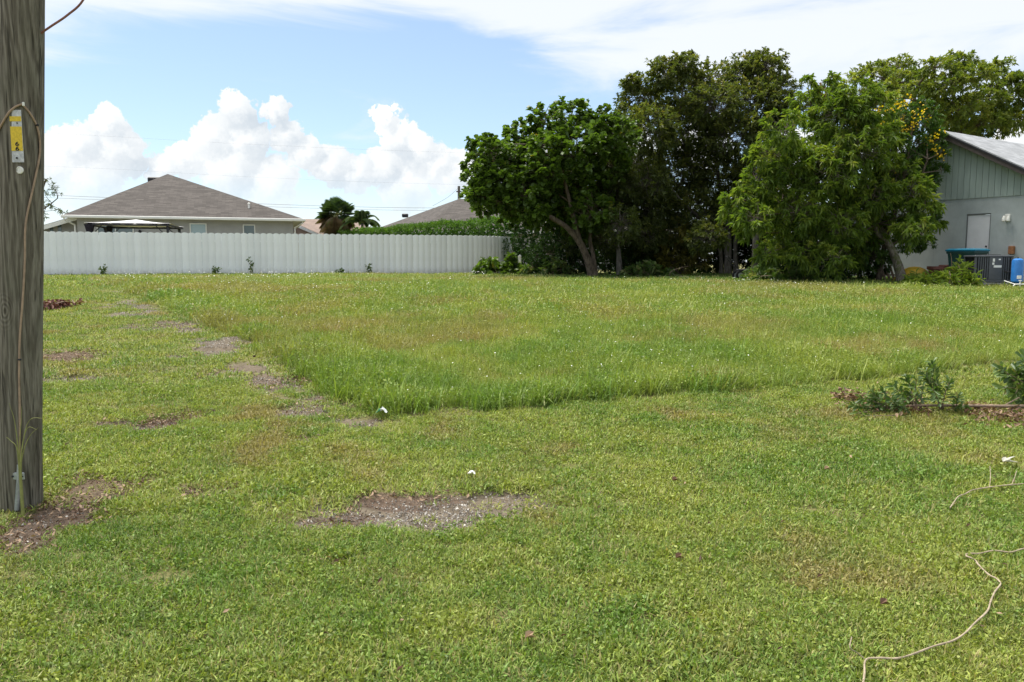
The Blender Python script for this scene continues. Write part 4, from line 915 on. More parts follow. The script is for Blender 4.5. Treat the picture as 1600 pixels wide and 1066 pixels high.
def tree(name, label, base, stems, lobes, D, lm, bm, lob_kw, dj=1.2, limb_r=.05, group=None):
    """stems: list of (pixel path, depth offset, r0, r1); lobes: (px, py, r_px[, flat][, depth offset])"""
    b = gpt(*base) if len(base) == 2 else np.array(base, float)
    if len(base) == 2: b = P(base[0], base[1], D); b[2] = gz(b[0], b[1])
    t = thing(name, b, label, 'tree', group); ends = []; allp = []
    for path, dy, r0, r1 in stems:
        pts = [P(x, y, D + dy * (i / max(1, len(path) - 1))) for i, (x, y) in enumerate(path)]; pts[0][2] = gz(pts[0][0], pts[0][1]) - .15 if path[0][1] > 422 else pts[0][2]
        if path[0][1] <= 422 and ends:          # a fork grows out of the stem it leaves
            near_ = min(allp, key=lambda q: np.linalg.norm((q - pts[0]) * (1, .2, 1))); pts = [p + (near_ - pts[0]) for p in pts[:1]] + [p + (near_ - pts[0]) * (0, 1, 0) for p in pts[1:]]
        sp = spline(pts, 5); n = len(sp); allp += sp; rr = [(r0 + (r1 - r0) * (k / (n - 1))) * (1 + .35 * math.exp(-k / 1.5)) for k in range(n)]
        rr = [v * (1 + .12 * (random.random() - .5)) for v in rr]
        MB().tube(sp, rr, 12).build('trunk', bm, t, True); ends += [sp[int(n * f)] for f in (.45, .55, .65, .75, .85, .93)] + [sp[-1]]
    fo = Foliage(); br = MB()
    for lb in lobes:
        px, py, rp = lb[:3]; fl = lb[3] if len(lb) > 3 and lb[3] else .85; dz = lb[4] if len(lb) > 4 else rng.normal() * dj
        Yd = D + dz; c = P(px, py, Yd); r = rp * Yd / FPX
        e = sorted(ends, key=lambda q: np.linalg.norm(q - c) + max(0, q[2] - c[2]) * 2)[int(rng.integers(0, 3))]; limb(br, e, c, limb_r * (.45 + .3 * r), limb_r * .22, .07)
        for _ in range(3): limb(br, c, c + sph(1)[0] * r * .75 * np.array((1, 1, fl)) + (0, 0, r * .15), limb_r * .35, limb_r * .12, seg=5)
        fo.lobe(c, r, fl, **lob_kw)
    br.build('limbs', M_barkb, t, True)['kind'] = 'stuff'; fo.build(t, lm, bm); return t

tree('sea_grape_tree', 'broad leaning tree with round glossy leaves beside the fence end', (928, 426),
     [([(928, 426), (918, 405), (905, 378), (885, 355), (858, 338), (830, 318)], -1.0, .17, .07), ([(932, 426), (927, 400), (922, 375), (925, 340), (915, 300), (895, 250)], .3, .09, .05), ([(905, 380), (895, 340), (880, 280), (870, 230)], -.3, .10, .05)],
     [(768, 240, 33, .8), (748, 300, 24, .7), (775, 285, 36), (815, 215, 34, .75), (800, 262, 38), (812, 308, 34, .7), (852, 190, 33), (850, 240, 44), (858, 300, 40, .7), (893, 185, 36), (900, 230, 48), (915, 290, 48), (935, 195, 36), (945, 245, 48), (740, 258, 20, .7), (745, 228, 17), (960, 300, 44), (880, 335, 30, .6), (736, 275, 18), (733, 308, 14, .7), (758, 322, 22, .7), (790, 330, 26, .6), (832, 330, 30, .6), (785, 250, 40), (830, 245, 44, None, 1.2), (870, 290, 50, None, 1.5), (925, 330, 40, .8), (905, 360, 30, .7), (960, 215, 40), (785, 285, 34, None, -1.3), (757, 272, 26, None, -1.2), (822, 300, 34, None, -1.3), (785, 316, 26, .7, -1.3), (850, 330, 40, None, 4.0), (900, 345, 40, None, 3.6), (815, 335, 32, None, 4.4), (870, 300, 44, None, 3.6), (850, 270, 36, None, -1.4), (755, 300, 22, None, -1.3)],  # the lobes set far back are added to the crown to shade the hedge
     31.5, L_grape, M_barkb, dict(tw=95, per=13, L=.17, W=.16, droop=.15, spread=1.0, up=.3, hue=(0, .93), shape=SH_ROUND, zhue=.12), .9, .06)
tree('slender_tree', 'slender grey forked tree standing between the two larger dark trees', (968, 425),
     [([(968, 426), (967, 400), (965, 384), (964, 368), (975, 340), (985, 290)], .2, .12, .05), ([(965, 386), (950, 376), (938, 362), (930, 330)], 0, .07, .04)],
     [(965, 300, 46), (1000, 330, 46), (935, 335, 38), (985, 260, 46), (950, 260, 40), (1010, 365, 34), (970, 350, 36), (915, 350, 26), (945, 300, 50, None, 1.2), (990, 310, 55, None, 1.5), (1010, 290, 46), (900, 375, 26), (945, 375, 28), (1005, 385, 34, None, 1.0), (960, 385, 26, None, 1.2)],
     32.5, L_dark, M_barkg, dict(tw=110, per=14, L=.16, W=.06, droop=.25, spread=.9, up=.15, hue=(0, .75), shape=SH_OVAL, zhue=.12), .8, .05)
tree('tall_dark_tree', 'tallest dark olive tree with many stems in the middle', (1138, 425),
     [([(1138, 427), (1136, 390), (1128, 360), (1110, 320), (1080, 260), (1060, 190)], .4, .15, .05), ([(1127, 427), (1125, 390), (1105, 350), (1070, 320), (1030, 270)], -.5, .085, .04), ([(1151, 427), (1149, 385), (1152, 340), (1165, 270), (1180, 180)], .5, .10, .045), ([(1137, 427), (1140, 390), (1135, 340), (1120, 260), (1115, 170)], 0, .11, .045)],
     [(1000, 150, 36), (985, 185, 30), (1040, 118, 34), (1070, 105, 26), (1060, 145, 46), (1110, 128, 36), (1115, 165, 48), (1165, 118, 40), (1195, 110, 36), (1215, 145, 36), (1180, 165, 50), (1225, 180, 30), (1015, 205, 50), (1075, 205, 56), (1140, 215, 56), (1205, 215, 42), (1000, 265, 46), (1060, 275, 56), (1125, 280, 56), (1190, 275, 50), (1020, 320, 46), (1085, 330, 50), (1150, 330, 46), (1060, 370, 36), (1005, 375, 36), (1105, 372, 34), (1170, 365, 34), (1205, 330, 40), (1215, 380, 30), (1185, 95, 20), (1075, 92, 14), (990, 128, 18)],
     34.0, L_dark, M_barkg, dict(tw=165, per=15, L=.17, W=.064, droop=.25, spread=.85, up=.35, hue=(.05, .95), shape=SH_OVAL, zhue=.18), 1.3, .055)
tree('umbrella_tree', 'spreading flat layered tree rising behind the sage gable house', P(1500, 430, 43),
     [([(1470, 430), (1475, 300), (1465, 220), (1440, 170), (1400, 130)], 0, .30, .08), ([(1475, 300), (1490, 220), (1520, 170), (1550, 130)], .3, .2, .07), ([(1480, 280), (1500, 200), (1490, 150), (1485, 115)], .3, .18, .07)],
     [(1365, 118, 36, .55), (1400, 105, 34, .5), (1425, 130, 42, .5), (1385, 150, 44, .6), (1465, 105, 36, .45), (1500, 95, 30, .45), (1520, 118, 38, .45), (1480, 135, 40, .45), (1555, 105, 28, .45), (1570, 132, 34, .45), (1592, 122, 20, .5), (1540, 155, 44, .42), (1495, 172, 46, .45), (1440, 175, 50, .55), (1585, 182, 40, .45), (1545, 195, 50, .42), (1620, 150, 40, .45), (1350, 160, 34, .6), (1500, 200, 50, .4), (1640, 190, 44, .45)],
     43.0, L_poin, M_barkb, dict(tw=42, per=18, L=.24, W=.085, droop=.25, spread=1.0, up=.1, hue=(0, 1), shape=SH_OVAL, zhue=.25, inner=.35), 1.6, .10)
tree('drooping_leaf_tree', 'bright green tree with long drooping leaves and leaning mossy trunk', (1412, 440),
     [([(1412, 441), (1404, 418), (1393, 390), (1374, 355), (1350, 310), (1320, 250)], 1.6, .17, .07), ([(1390, 390), (1385, 360), (1395, 330), (1410, 300)], -.3, .09, .04), ([(1350, 312), (1310, 290), (1260, 285), (1235, 290)], .9, .035, .02), ([(1350, 312), (1340, 260), (1310, 200), (1290, 165)], .3, .09, .04)],
     [(1155, 312, 28, .7), (1178, 340, 30), (1185, 285, 34), (1205, 240, 36), (1228, 200, 36), (1270, 170, 40), (1300, 148, 32), (1335, 150, 36), (1365, 165, 34), (1250, 260, 50), (1310, 215, 54), (1365, 215, 46), (1220, 320, 44), (1280, 310, 52), (1345, 290, 54), (1230, 370, 34), (1285, 365, 40), (1400, 275, 40), (1425, 300, 32), (1405, 330, 40, None, .8), (1445, 325, 26), (1378, 362, 30, None, 1.4), (1428, 362, 30), (1345, 350, 44, None, 1.0), (1325, 395, 34, None, 1.2), (1452, 355, 18, .7), (1165, 365, 20), (1200, 395, 26), (1250, 400, 30), (1300, 405, 30), (1290, 270, 54, None, -.6), (1340, 235, 52, None, -.4), (1250, 330, 46, None, -.6), (1365, 305, 42, None, -.2), (1310, 350, 44, None, -.5), (1310, 180, 46, None, -.2), (1230, 255, 44, None, -.4), (1140, 330, 16), (1465, 345, 12), (1262, 128, 14, .6), (1300, 120, 12, .6)],
     26.4, L_mango, M_barkm, dict(tw=95, per=19, L=.20, W=.056, droop=.45, spread=.85, up=.15, hue=(.0, .95), shape=SH_LONG, zhue=.2, inner=.55, twr=.009), .7, .045)
def cassia():
    t = tree('flowering_tree', 'feathery tree with yellow blossoms against the sage gable', P(1372, 434, 28.0),
         [([(1372, 434), (1385, 370), (1405, 310), (1420, 230), (1425, 190)], -.4, .09, .04), ([(1400, 330), (1425, 300), (1445, 250)], -.5, .05, .03)],
         [(1400, 185, 36), (1435, 190, 34), (1455, 215, 26), (1415, 230, 42), (1452, 250, 28), (1425, 275, 38), (1395, 290, 36), (1450, 285, 22), (1380, 210, 36), (1440, 165, 18), (1466, 240, 16), (1470, 265, 14), (1464, 205, 15), (1440, 345, 28), (1415, 375, 30), (1360, 400, 34), (1445, 380, 18)],
         27.5, L_cass, M_barkb, dict(tw=150, per=24, L=.11, W=.038, droop=.2, spread=.9, up=.1, hue=(0, 1), shape=SH_OVAL, inner=.4), .22, .04)
    fo = Foliage()
    pts = [(1402, 160), (1412, 165), (1420, 156), (1432, 168), (1425, 178), (1440, 176), (1452, 186), (1460, 194), (1410, 182), (1395, 172), (1464, 212), (1470, 232), (1473, 244), (1462, 232), (1425, 198), (1440, 205), (1385, 178), (1378, 196), (1452, 222), (1468, 222), (1395, 265), (1404, 258), (1430, 190), (1418, 172), (1340, 330), (1318, 372), (1400, 196), (1444, 190), (1372, 172), (1410, 202), (1320, 312)]
    for px, py in [q for i, q in enumerate(pts) if i % 4 != 3]:
        c = P(px, py, 26.7 + rng.random() * .4); m = 13 if px > 1370 else 5; pos = c + rng.normal(size=(m, 3)) * (.085 if px > 1370 else .03)
        V, F = leaf_geo(pos, sph(m), sph(m), .07, .06, 0, **SH_ROUND); fo.leaves(V, F, rng.random(m))
    fo.build(t, L_yflow, None, 'blossoms')
    fo = Foliage(); pos = P(1284, 138, 26.9) + rng.normal(size=(26, 3)) * np.array((.09, .09, .12)); V, F = leaf_geo(pos, sph(26), sph(26), .16, .07, .6, **SH_LONG); fo.leaves(V, F, .4 + .6 * rng.random(26))
    o = thing('dead_leaf_tuft', P(1284, 138, 26.9), 'small pinkish brown tuft of dead leaves on top of the drooping tree', 'leaf tuft'); fo.build(o, L_red, None, 'leaves')
cassia()
tree('far_pine', 'sparse small tree far off peeking out beside the wooden pole', P(60, 410, 72),
     [([(50, 410), (55, 350), (62, 310), (72, 280)], 0, .16, .06), ([(58, 335), (75, 322), (90, 310)], 0, .07, .04)],
     [(72, 280, 9, .6), (85, 292, 10, .5), (70, 300, 12, .5), (90, 302, 8, .5), (64, 318, 12, .5), (80, 322, 9, .5), (92, 328, 7, .5), (66, 338, 12, .6), (55, 290, 14, .6), (40, 310, 18, .6), (100, 333, 5, .6)], 72.0, L_pine, M_barkb, dict(tw=22, per=12, L=.28, W=.06, droop=.2, spread=1, up=.2, hue=(0, 1), inner=.25), .6, .05)

def hedge():
    a, b, c = np.array((-12.6, 58.5)), np.array((.25, 39.6)), np.array((10.5, 36.6))
    for k, (p, q, lab) in enumerate(((a, b, 'long clipped green hedge rising above the white fence'), (b, c, 'dark shaded hedge behind the tree trunks right of the fence end'))):
        L = np.linalg.norm(q - p); d = (q - p) / L; nrm = np.array((-d[1], d[0])); h = 2.72; t = thing('hedge', (*((p + q) / 2), 1.15), lab, 'hedge'); fo = Foliage(); N = int(L * 460 * (1.25 if k else 1))
        s = rng.random(N) * L; side = rng.random(N); w = .75
        off = np.where(side < .35, (rng.random(N) * 2 - 1) * w, np.where(side < .9, -w, w) * (1 if nrm @ (-(p + q)) < 0 else -1)) * 1.0
        zz = np.where(side < .35, h + (fbm(s, off, 1.2, 3 + k) - .5) * .5, rng.random(N) * h)
        off = off + rng.normal(size=N) * .10 + (vnoise(s, zz, 1.6, 9) - .5) * .35
        pos = np.stack([p[0] + d[0] * s + nrm[0] * off, p[1] + d[1] * s + nrm[1] * off, 1.15 + zz], -1); per = 3; m = N * per; ti = np.repeat(np.arange(N), per)
        o3 = np.stack([nrm[0] * np.sign(off), nrm[1] * np.sign(off), np.where(side < .35, 1.2, .35)], -1); dd = unit(unit(o3)[ti] * .7 + sph(m) * .8)
        V, F = leaf_geo(pos[ti] + rng.normal(size=(m, 3)) * .05, dd, unit(np.array((0, 0, 1.)) + sph(m) * .6), .13 * (.7 + .6 * rng.random(m)), .06, .2, **SH_OVAL)
        hu = np.clip(.25 + .45 * rng.random(N) + .35 * (zz / h - .6), 0, 1)[ti] * .75 + .25 * rng.random(m); hu = hu if k == 0 else hu * .3; fo.leaves(V, F, hu); fo.build(t, L_hedge, None, 'foliage')  # second hedge: tree shade painted in by darkening its leaf hue
        co = MB(); nn = int(L / .8)
        for i in range(nn):
            x = p + d * (i + .5) * L / nn + rng.normal(size=2) * .1; b0 = np.array((x[0], x[1], 1.0)); 
            for _ in range(3): limb(co, b0, b0 + (rng.normal() * .4, rng.normal() * .35, 1.6 + rng.random() * .8), .035, .012, seg=5)
        co.build('stems', M_barkb, t)['kind'] = 'stuff'
        # dense twiggy heart that stops the daylight
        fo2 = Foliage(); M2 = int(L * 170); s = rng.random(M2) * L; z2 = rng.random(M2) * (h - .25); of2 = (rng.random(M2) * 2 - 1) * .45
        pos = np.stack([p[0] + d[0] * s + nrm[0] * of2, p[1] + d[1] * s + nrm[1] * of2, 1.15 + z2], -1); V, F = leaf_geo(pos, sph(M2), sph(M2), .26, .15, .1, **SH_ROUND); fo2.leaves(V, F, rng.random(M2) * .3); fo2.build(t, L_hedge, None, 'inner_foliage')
hedge()

def shrub(name, label, px, D, lobes, lm, kw, cat='shrub', group=None):
    b = P(px, 430, D); b[2] = gz(b[0], b[1]); t = thing(name, b, label, cat, group); fo = Foliage(); br = MB()
    for lb in lobes:
        x, y, r = lb[:3]; Yd = D + (lb[3] if len(lb) > 3 else rng.normal() * .4); c = P(x, y, Yd); rr = r * Yd / FPX
        limb(br, b + rng.normal(size=3) * .12 * np.array((1, 1, 0)), c, .03, .01, seg=5); fo.lobe(c, rr, .85, cut=gz(c[0], c[1]) + .03, **kw)
    br.build('stems', M_barkb, t)['kind'] = 'stuff'; fo.build(t, lm, M_barkb, 'foliage'); return t
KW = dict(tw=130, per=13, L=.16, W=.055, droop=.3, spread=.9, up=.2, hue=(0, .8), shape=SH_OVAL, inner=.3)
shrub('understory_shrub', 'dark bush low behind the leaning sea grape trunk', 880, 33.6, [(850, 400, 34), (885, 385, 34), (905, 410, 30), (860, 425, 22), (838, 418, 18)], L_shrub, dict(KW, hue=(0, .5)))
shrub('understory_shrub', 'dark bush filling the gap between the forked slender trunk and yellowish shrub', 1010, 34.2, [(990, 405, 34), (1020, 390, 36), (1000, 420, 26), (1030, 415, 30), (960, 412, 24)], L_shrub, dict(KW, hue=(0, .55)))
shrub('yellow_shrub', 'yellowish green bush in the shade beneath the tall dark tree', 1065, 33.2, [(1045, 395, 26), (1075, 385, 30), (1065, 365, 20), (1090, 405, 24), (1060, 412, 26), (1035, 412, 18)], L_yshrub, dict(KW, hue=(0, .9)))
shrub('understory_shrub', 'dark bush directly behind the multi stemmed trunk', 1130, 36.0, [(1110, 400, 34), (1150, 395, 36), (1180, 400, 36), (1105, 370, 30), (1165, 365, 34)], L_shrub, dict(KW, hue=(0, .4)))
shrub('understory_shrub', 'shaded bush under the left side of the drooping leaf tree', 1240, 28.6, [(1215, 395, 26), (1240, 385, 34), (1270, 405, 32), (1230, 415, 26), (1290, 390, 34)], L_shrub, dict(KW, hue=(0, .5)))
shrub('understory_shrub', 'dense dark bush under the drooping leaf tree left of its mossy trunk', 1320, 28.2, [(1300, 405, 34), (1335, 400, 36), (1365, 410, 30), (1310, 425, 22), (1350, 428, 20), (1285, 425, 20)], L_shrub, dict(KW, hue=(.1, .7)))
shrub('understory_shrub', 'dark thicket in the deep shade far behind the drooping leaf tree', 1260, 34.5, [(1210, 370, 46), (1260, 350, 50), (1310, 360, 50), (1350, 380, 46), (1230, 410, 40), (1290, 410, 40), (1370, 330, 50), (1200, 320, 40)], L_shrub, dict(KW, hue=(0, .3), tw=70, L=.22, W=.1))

def palm_fan():
    D = 58; c = P(526, 336, D); b = P(526, 400, D); b[2] = 1.25; t = thing('fan_palm', b, 'round headed fan palm rising behind the hedge left end', 'palm tree')
    MB().tube([b, (b + c) / 2 + (.06, 0, 0), c - (0, 0, .1)], [.22, .17, .15], 10).build('trunk', M_barkg, t, True); fo = Foliage(); st = MB()
    for i in range(74):
        u = sph(1)[0]; u[2] = u[2] * .95 + .12; u = unit(u); L1 = .62 + .3 * rng.random(); hub = c + u * L1; st.tube([c, c + u * L1 * .6, hub], [.02, .015, .012], 5)
        side = unit(np.cross(u, (0, 0, 1.0))); nrm = np.cross(side, u); k = 26; an = np.linspace(-1.9, 1.9, k); d = np.cos(an)[:, None] * u + np.sin(an)[:, None] * side + nrm * .1
        V, F = leaf_geo(np.repeat(hub[None], k, 0), d, np.repeat(nrm[None], k, 0) + sph(k) * .2, .66 + .15 * np.cos(an), .085, .30 + (.3 if u[2] < .1 else 0), **SH_LONG); fo.leaves(V, F, np.clip((.15 if u[2] > -.1 else .9) + .5 * rng.random(k), 0, 1))
    st.build('petioles', M_straw, t)['kind'] = 'stuff'; fo.build(t, L_palm, None, 'fronds')
palm_fan()
def palm_feather(name, label, px, py, D, n, fl, lean=(0, 0), sc=1.0, zb=1.25):
    c = P(px, py, D); b = c.copy(); b[2] = zb; t = thing(name, b, label, 'palm tree'); MB().tube([b, (b + c) / 2, c], [.14 * sc, .11 * sc, .09 * sc], 10).build('trunk', M_barkg, t, True)
    for i in range(n):
        a = 2 * math.pi * (i + .3 * rng.random()) / n; elv = .5 + .95 * rng.random(); u = np.array((math.cos(a) * math.cos(elv), math.sin(a) * math.cos(elv), math.sin(elv))); L = fl * (.8 + .4 * rng.random())
        ts = np.linspace(0, 1, 12); path = c + ts[:, None] * u * L + np.array((0, 0, -1)) * (ts ** 2.2)[:, None] * L * .62 + np.array((lean[0], 0, lean[1])) * ts[:, None]
        fr = MB().tube(path, [.018 * sc * (1 - .8 * q) for q in ts], 5).build('frond', M_straw, t); k = 46; tt = .12 + .88 * np.repeat(np.linspace(0, 1, k // 2), 2); pos = np.stack([np.interp(tt, ts, path[:, j]) for j in range(3)], -1)
        tan = unit(np.stack([np.interp(np.clip(tt + .04, 0, 1), ts, path[:, j]) - np.interp(np.clip(tt - .04, 0, 1), ts, path[:, j]) for j in range(3)], -1)); sd_ = unit(np.cross(tan, (0, 0, 1.0))) * np.tile([1, -1], k // 2)[:, None]
        V, F = leaf_geo(pos, sd_ * .8 + tan * .55 + np.array((0, 0, .15)), np.tile((0, 0, 1.0), (k, 1)) + sph(k) * .2, fl * .36 * (1 - .55 * np.abs(tt - .45)), .075 * sc, .45, **SH_LONG); fo = Foliage(); fo.leaves(V, F, .2 + .6 * rng.random(k)); 
        np_mesh('leaflets', V, F, L_palm, fr, False, {'hue': fo.H[0]})['kind'] = 'stuff'
palm_feather('feather_palm', 'small feather palm with arching fronds right of the fan palm', 566, 349, 56, 15, 1.7)
palm_feather('feather_palm', 'half hidden palm between the tall dark tree and drooping tree', 1184, 262, 31.5, 9, 1.5, zb=1.1)

# ------------------------------------------------------------------ sage gable house on the right
def sage_house():
    O = P(1527, 440, 27.0); w = np.array((-.547, .837, 0)); w /= np.linalg.norm(w); back = np.array((w[1], -w[0], 0)); out = -back; Z0 = 1.02      # w runs along the wall away to the left
    def wp(px, py): # a point of the gable wall at a photo pixel
        e = np.array((0, 0, EYE)); d = P(px, py, 1.0) - e; k = ((O - e) @ out) / (d @ out); return e + d * k
    t = thing('sage_house', (O[0], O[1], Z0), 'sage and grey gable house with white side door at right', 'house')
    pk = wp(1479, 204); zs = wp(1530, 308)[2]; pit = .56; pkz = pk[2] - .12; s_pk = (pk - O) @ w; half = (pkz - zs) / pit + .1; at = lambda s, z, o=0.0: np.array((O[0], O[1], 0)) + w * s + out * o + np.array((0, 0, z)); dep = 11
    wall = MB(); q0, q1 = s_pk - half, s_pk + half
    # block wall with door opening
    ds = [(wp(1508, 380) - O) @ w, (wp(1546, 380) - O) @ w]; dl, dr = max(ds), min(ds); dz0, dz1 = Z0 + .3, wp(1527, 334)[2]
    for a, b, z0, z1 in ((q0, dr, Z0 - .3, zs), (dl, q1, Z0 - .3, zs), (dr, dl, dz1, zs), (dr, dl, Z0 - .3, dz0)):
        wall.slab([at(b, z0), at(a, z0), at(a, z1), at(b, z1)], out, .2)
    for s in (q0, q1): wall.slab([at(s, Z0 - .3), at(s, Z0 - .3, -dep), at(s, zs, -dep), at(s, zs)], w * (1 if s == q1 else -1), .2)
    wo = wall.build('block_wall', M_block, t)
    # vertical board siding on the gable: one board per groove
    bw = .203; n = int((q1 - q0) / bw) + 1
    for i in range(n):
        a, b = q0 + i * bw, min(q0 + (i + 1) * bw - .012, q1)
        if b <= a: continue
        top = lambda s: max(zs + .03, pkz - abs(s - s_pk) * pit)
        pts = [at(b, zs - .03, .035), at(a, zs - .03, .035), at(a, top(a), .035)] + ([at(s_pk, pkz, .035)] if a < s_pk < b else []) + [at(b, top(b), .035)]
        MB().slab(pts, out, .028).build('siding_board', M_sage, t)
    mb = MB(); mb.slab([at(q1, zs), at(q0, zs), at(s_pk, pkz - .02)], out, .1); mb.build('gable_backing', M_sage, t)
    # roof
    ov, eo = .42, .5; e0, e1 = s_pk - half - eo, s_pk + half + eo; rz = pkz + .10; ez = rz - (half + eo) * pit
    for e in (e0, e1):
        p = [at(s_pk, rz, ov), at(e, ez, ov), at(e, ez, -dep - ov), at(s_pk, rz, -dep - ov)]; nn = np.cross(p[1] - p[0], p[2] - p[1]); nn /= np.linalg.norm(nn); nn = nn if nn[2] > 0 else -nn
        o = MB().slab(p, nn, .035).build('roof', M_shC, t); add_uv(o, back, O)
        f = [at(s_pk, rz - .045, ov - .01), at(e, ez - .045, ov - .01), at(e, ez - .25, ov - .01), at(s_pk, rz - .25, ov - .01)]; MB().slab(f, out, .035).build('rake_board', M_fascia, t)
        f = [at(s_pk, rz - .04, ov + .012), at(e, ez - .04, ov + .012), at(e, ez - .10, ov + .012), at(s_pk, rz - .10, ov + .012)]; MB().slab(f, out, .02).build('drip_edge', M_black, t)
        MB().slab([at(s_pk, rz - .24, ov - .05), at(e, ez - .24, ov - .05), at(e, ez - .24, -.05), at(s_pk, rz - .24, -.05)], nn, .02).build('soffit', M_sage, t)
    # door set in a frame
    fr = MB(); c = (dl + dr) / 2
    for s in (dl - .015, dr + .015): fr.box(at(s, (dz0 + dz1) / 2, -.06), (.03, .10, dz1 - dz0), (w, -out))
    fr.box(at(c, dz1 - .02, -.06), (dl - dr - .06, .10, .04), (w, -out)); fr.build('door_frame', mat('grey_door_frame', (.15, .16, .16), .7), t)
    do = MB().box(at(c, (dz0 + dz1 - .05) / 2, -.06), (dl - dr - .066, .045, dz1 - dz0 - .05), (w, -out), .004).build('door', M_door, t)
    k = at(dr + .11, dz0 + .92, -.01); mb = MB(); mb.lathe(k, [(.01, -.03), (.03, -.015), (.03, .015), (.01, .03)], 10); mb.build('door_knob', M_black, do, True)
    MB().box(at(c, dz0 - .05, .12), (dl - dr + .1, .5, .1), (w, -out)).build('door_step', M_conc, t)
    # lamp and rusty box
    q = wp(1575, 340); s = (q - O) @ w; lo = MB().box(at(s, q[2], .02), (.16, .04, .22), (w, -out), .01).build('wall_lamp', M_pvc, t)
    for dx in (-.07, .07): MB().lathe(at(s + dx, q[2] - .10, .12), [(.03, -.04), (.055, -.02), (.06, .06), (.035, .12), (.02, .16)], 12).build('bulb_shade', M_pvc, lo, True)
    q = wp(1582, 391); s = (q - O) @ w; MB().box(at(s, q[2], .06), (.17, .12, .27), (w, -out), .01).build('electrical_box', M_rust, t); MB().tube([at(s, q[2] - .13, .05), at(s, Z0, .05)], .016, 6).build('electrical_pipe', M_block, t)
    return w, out
WDIR, WOUT = sage_house()

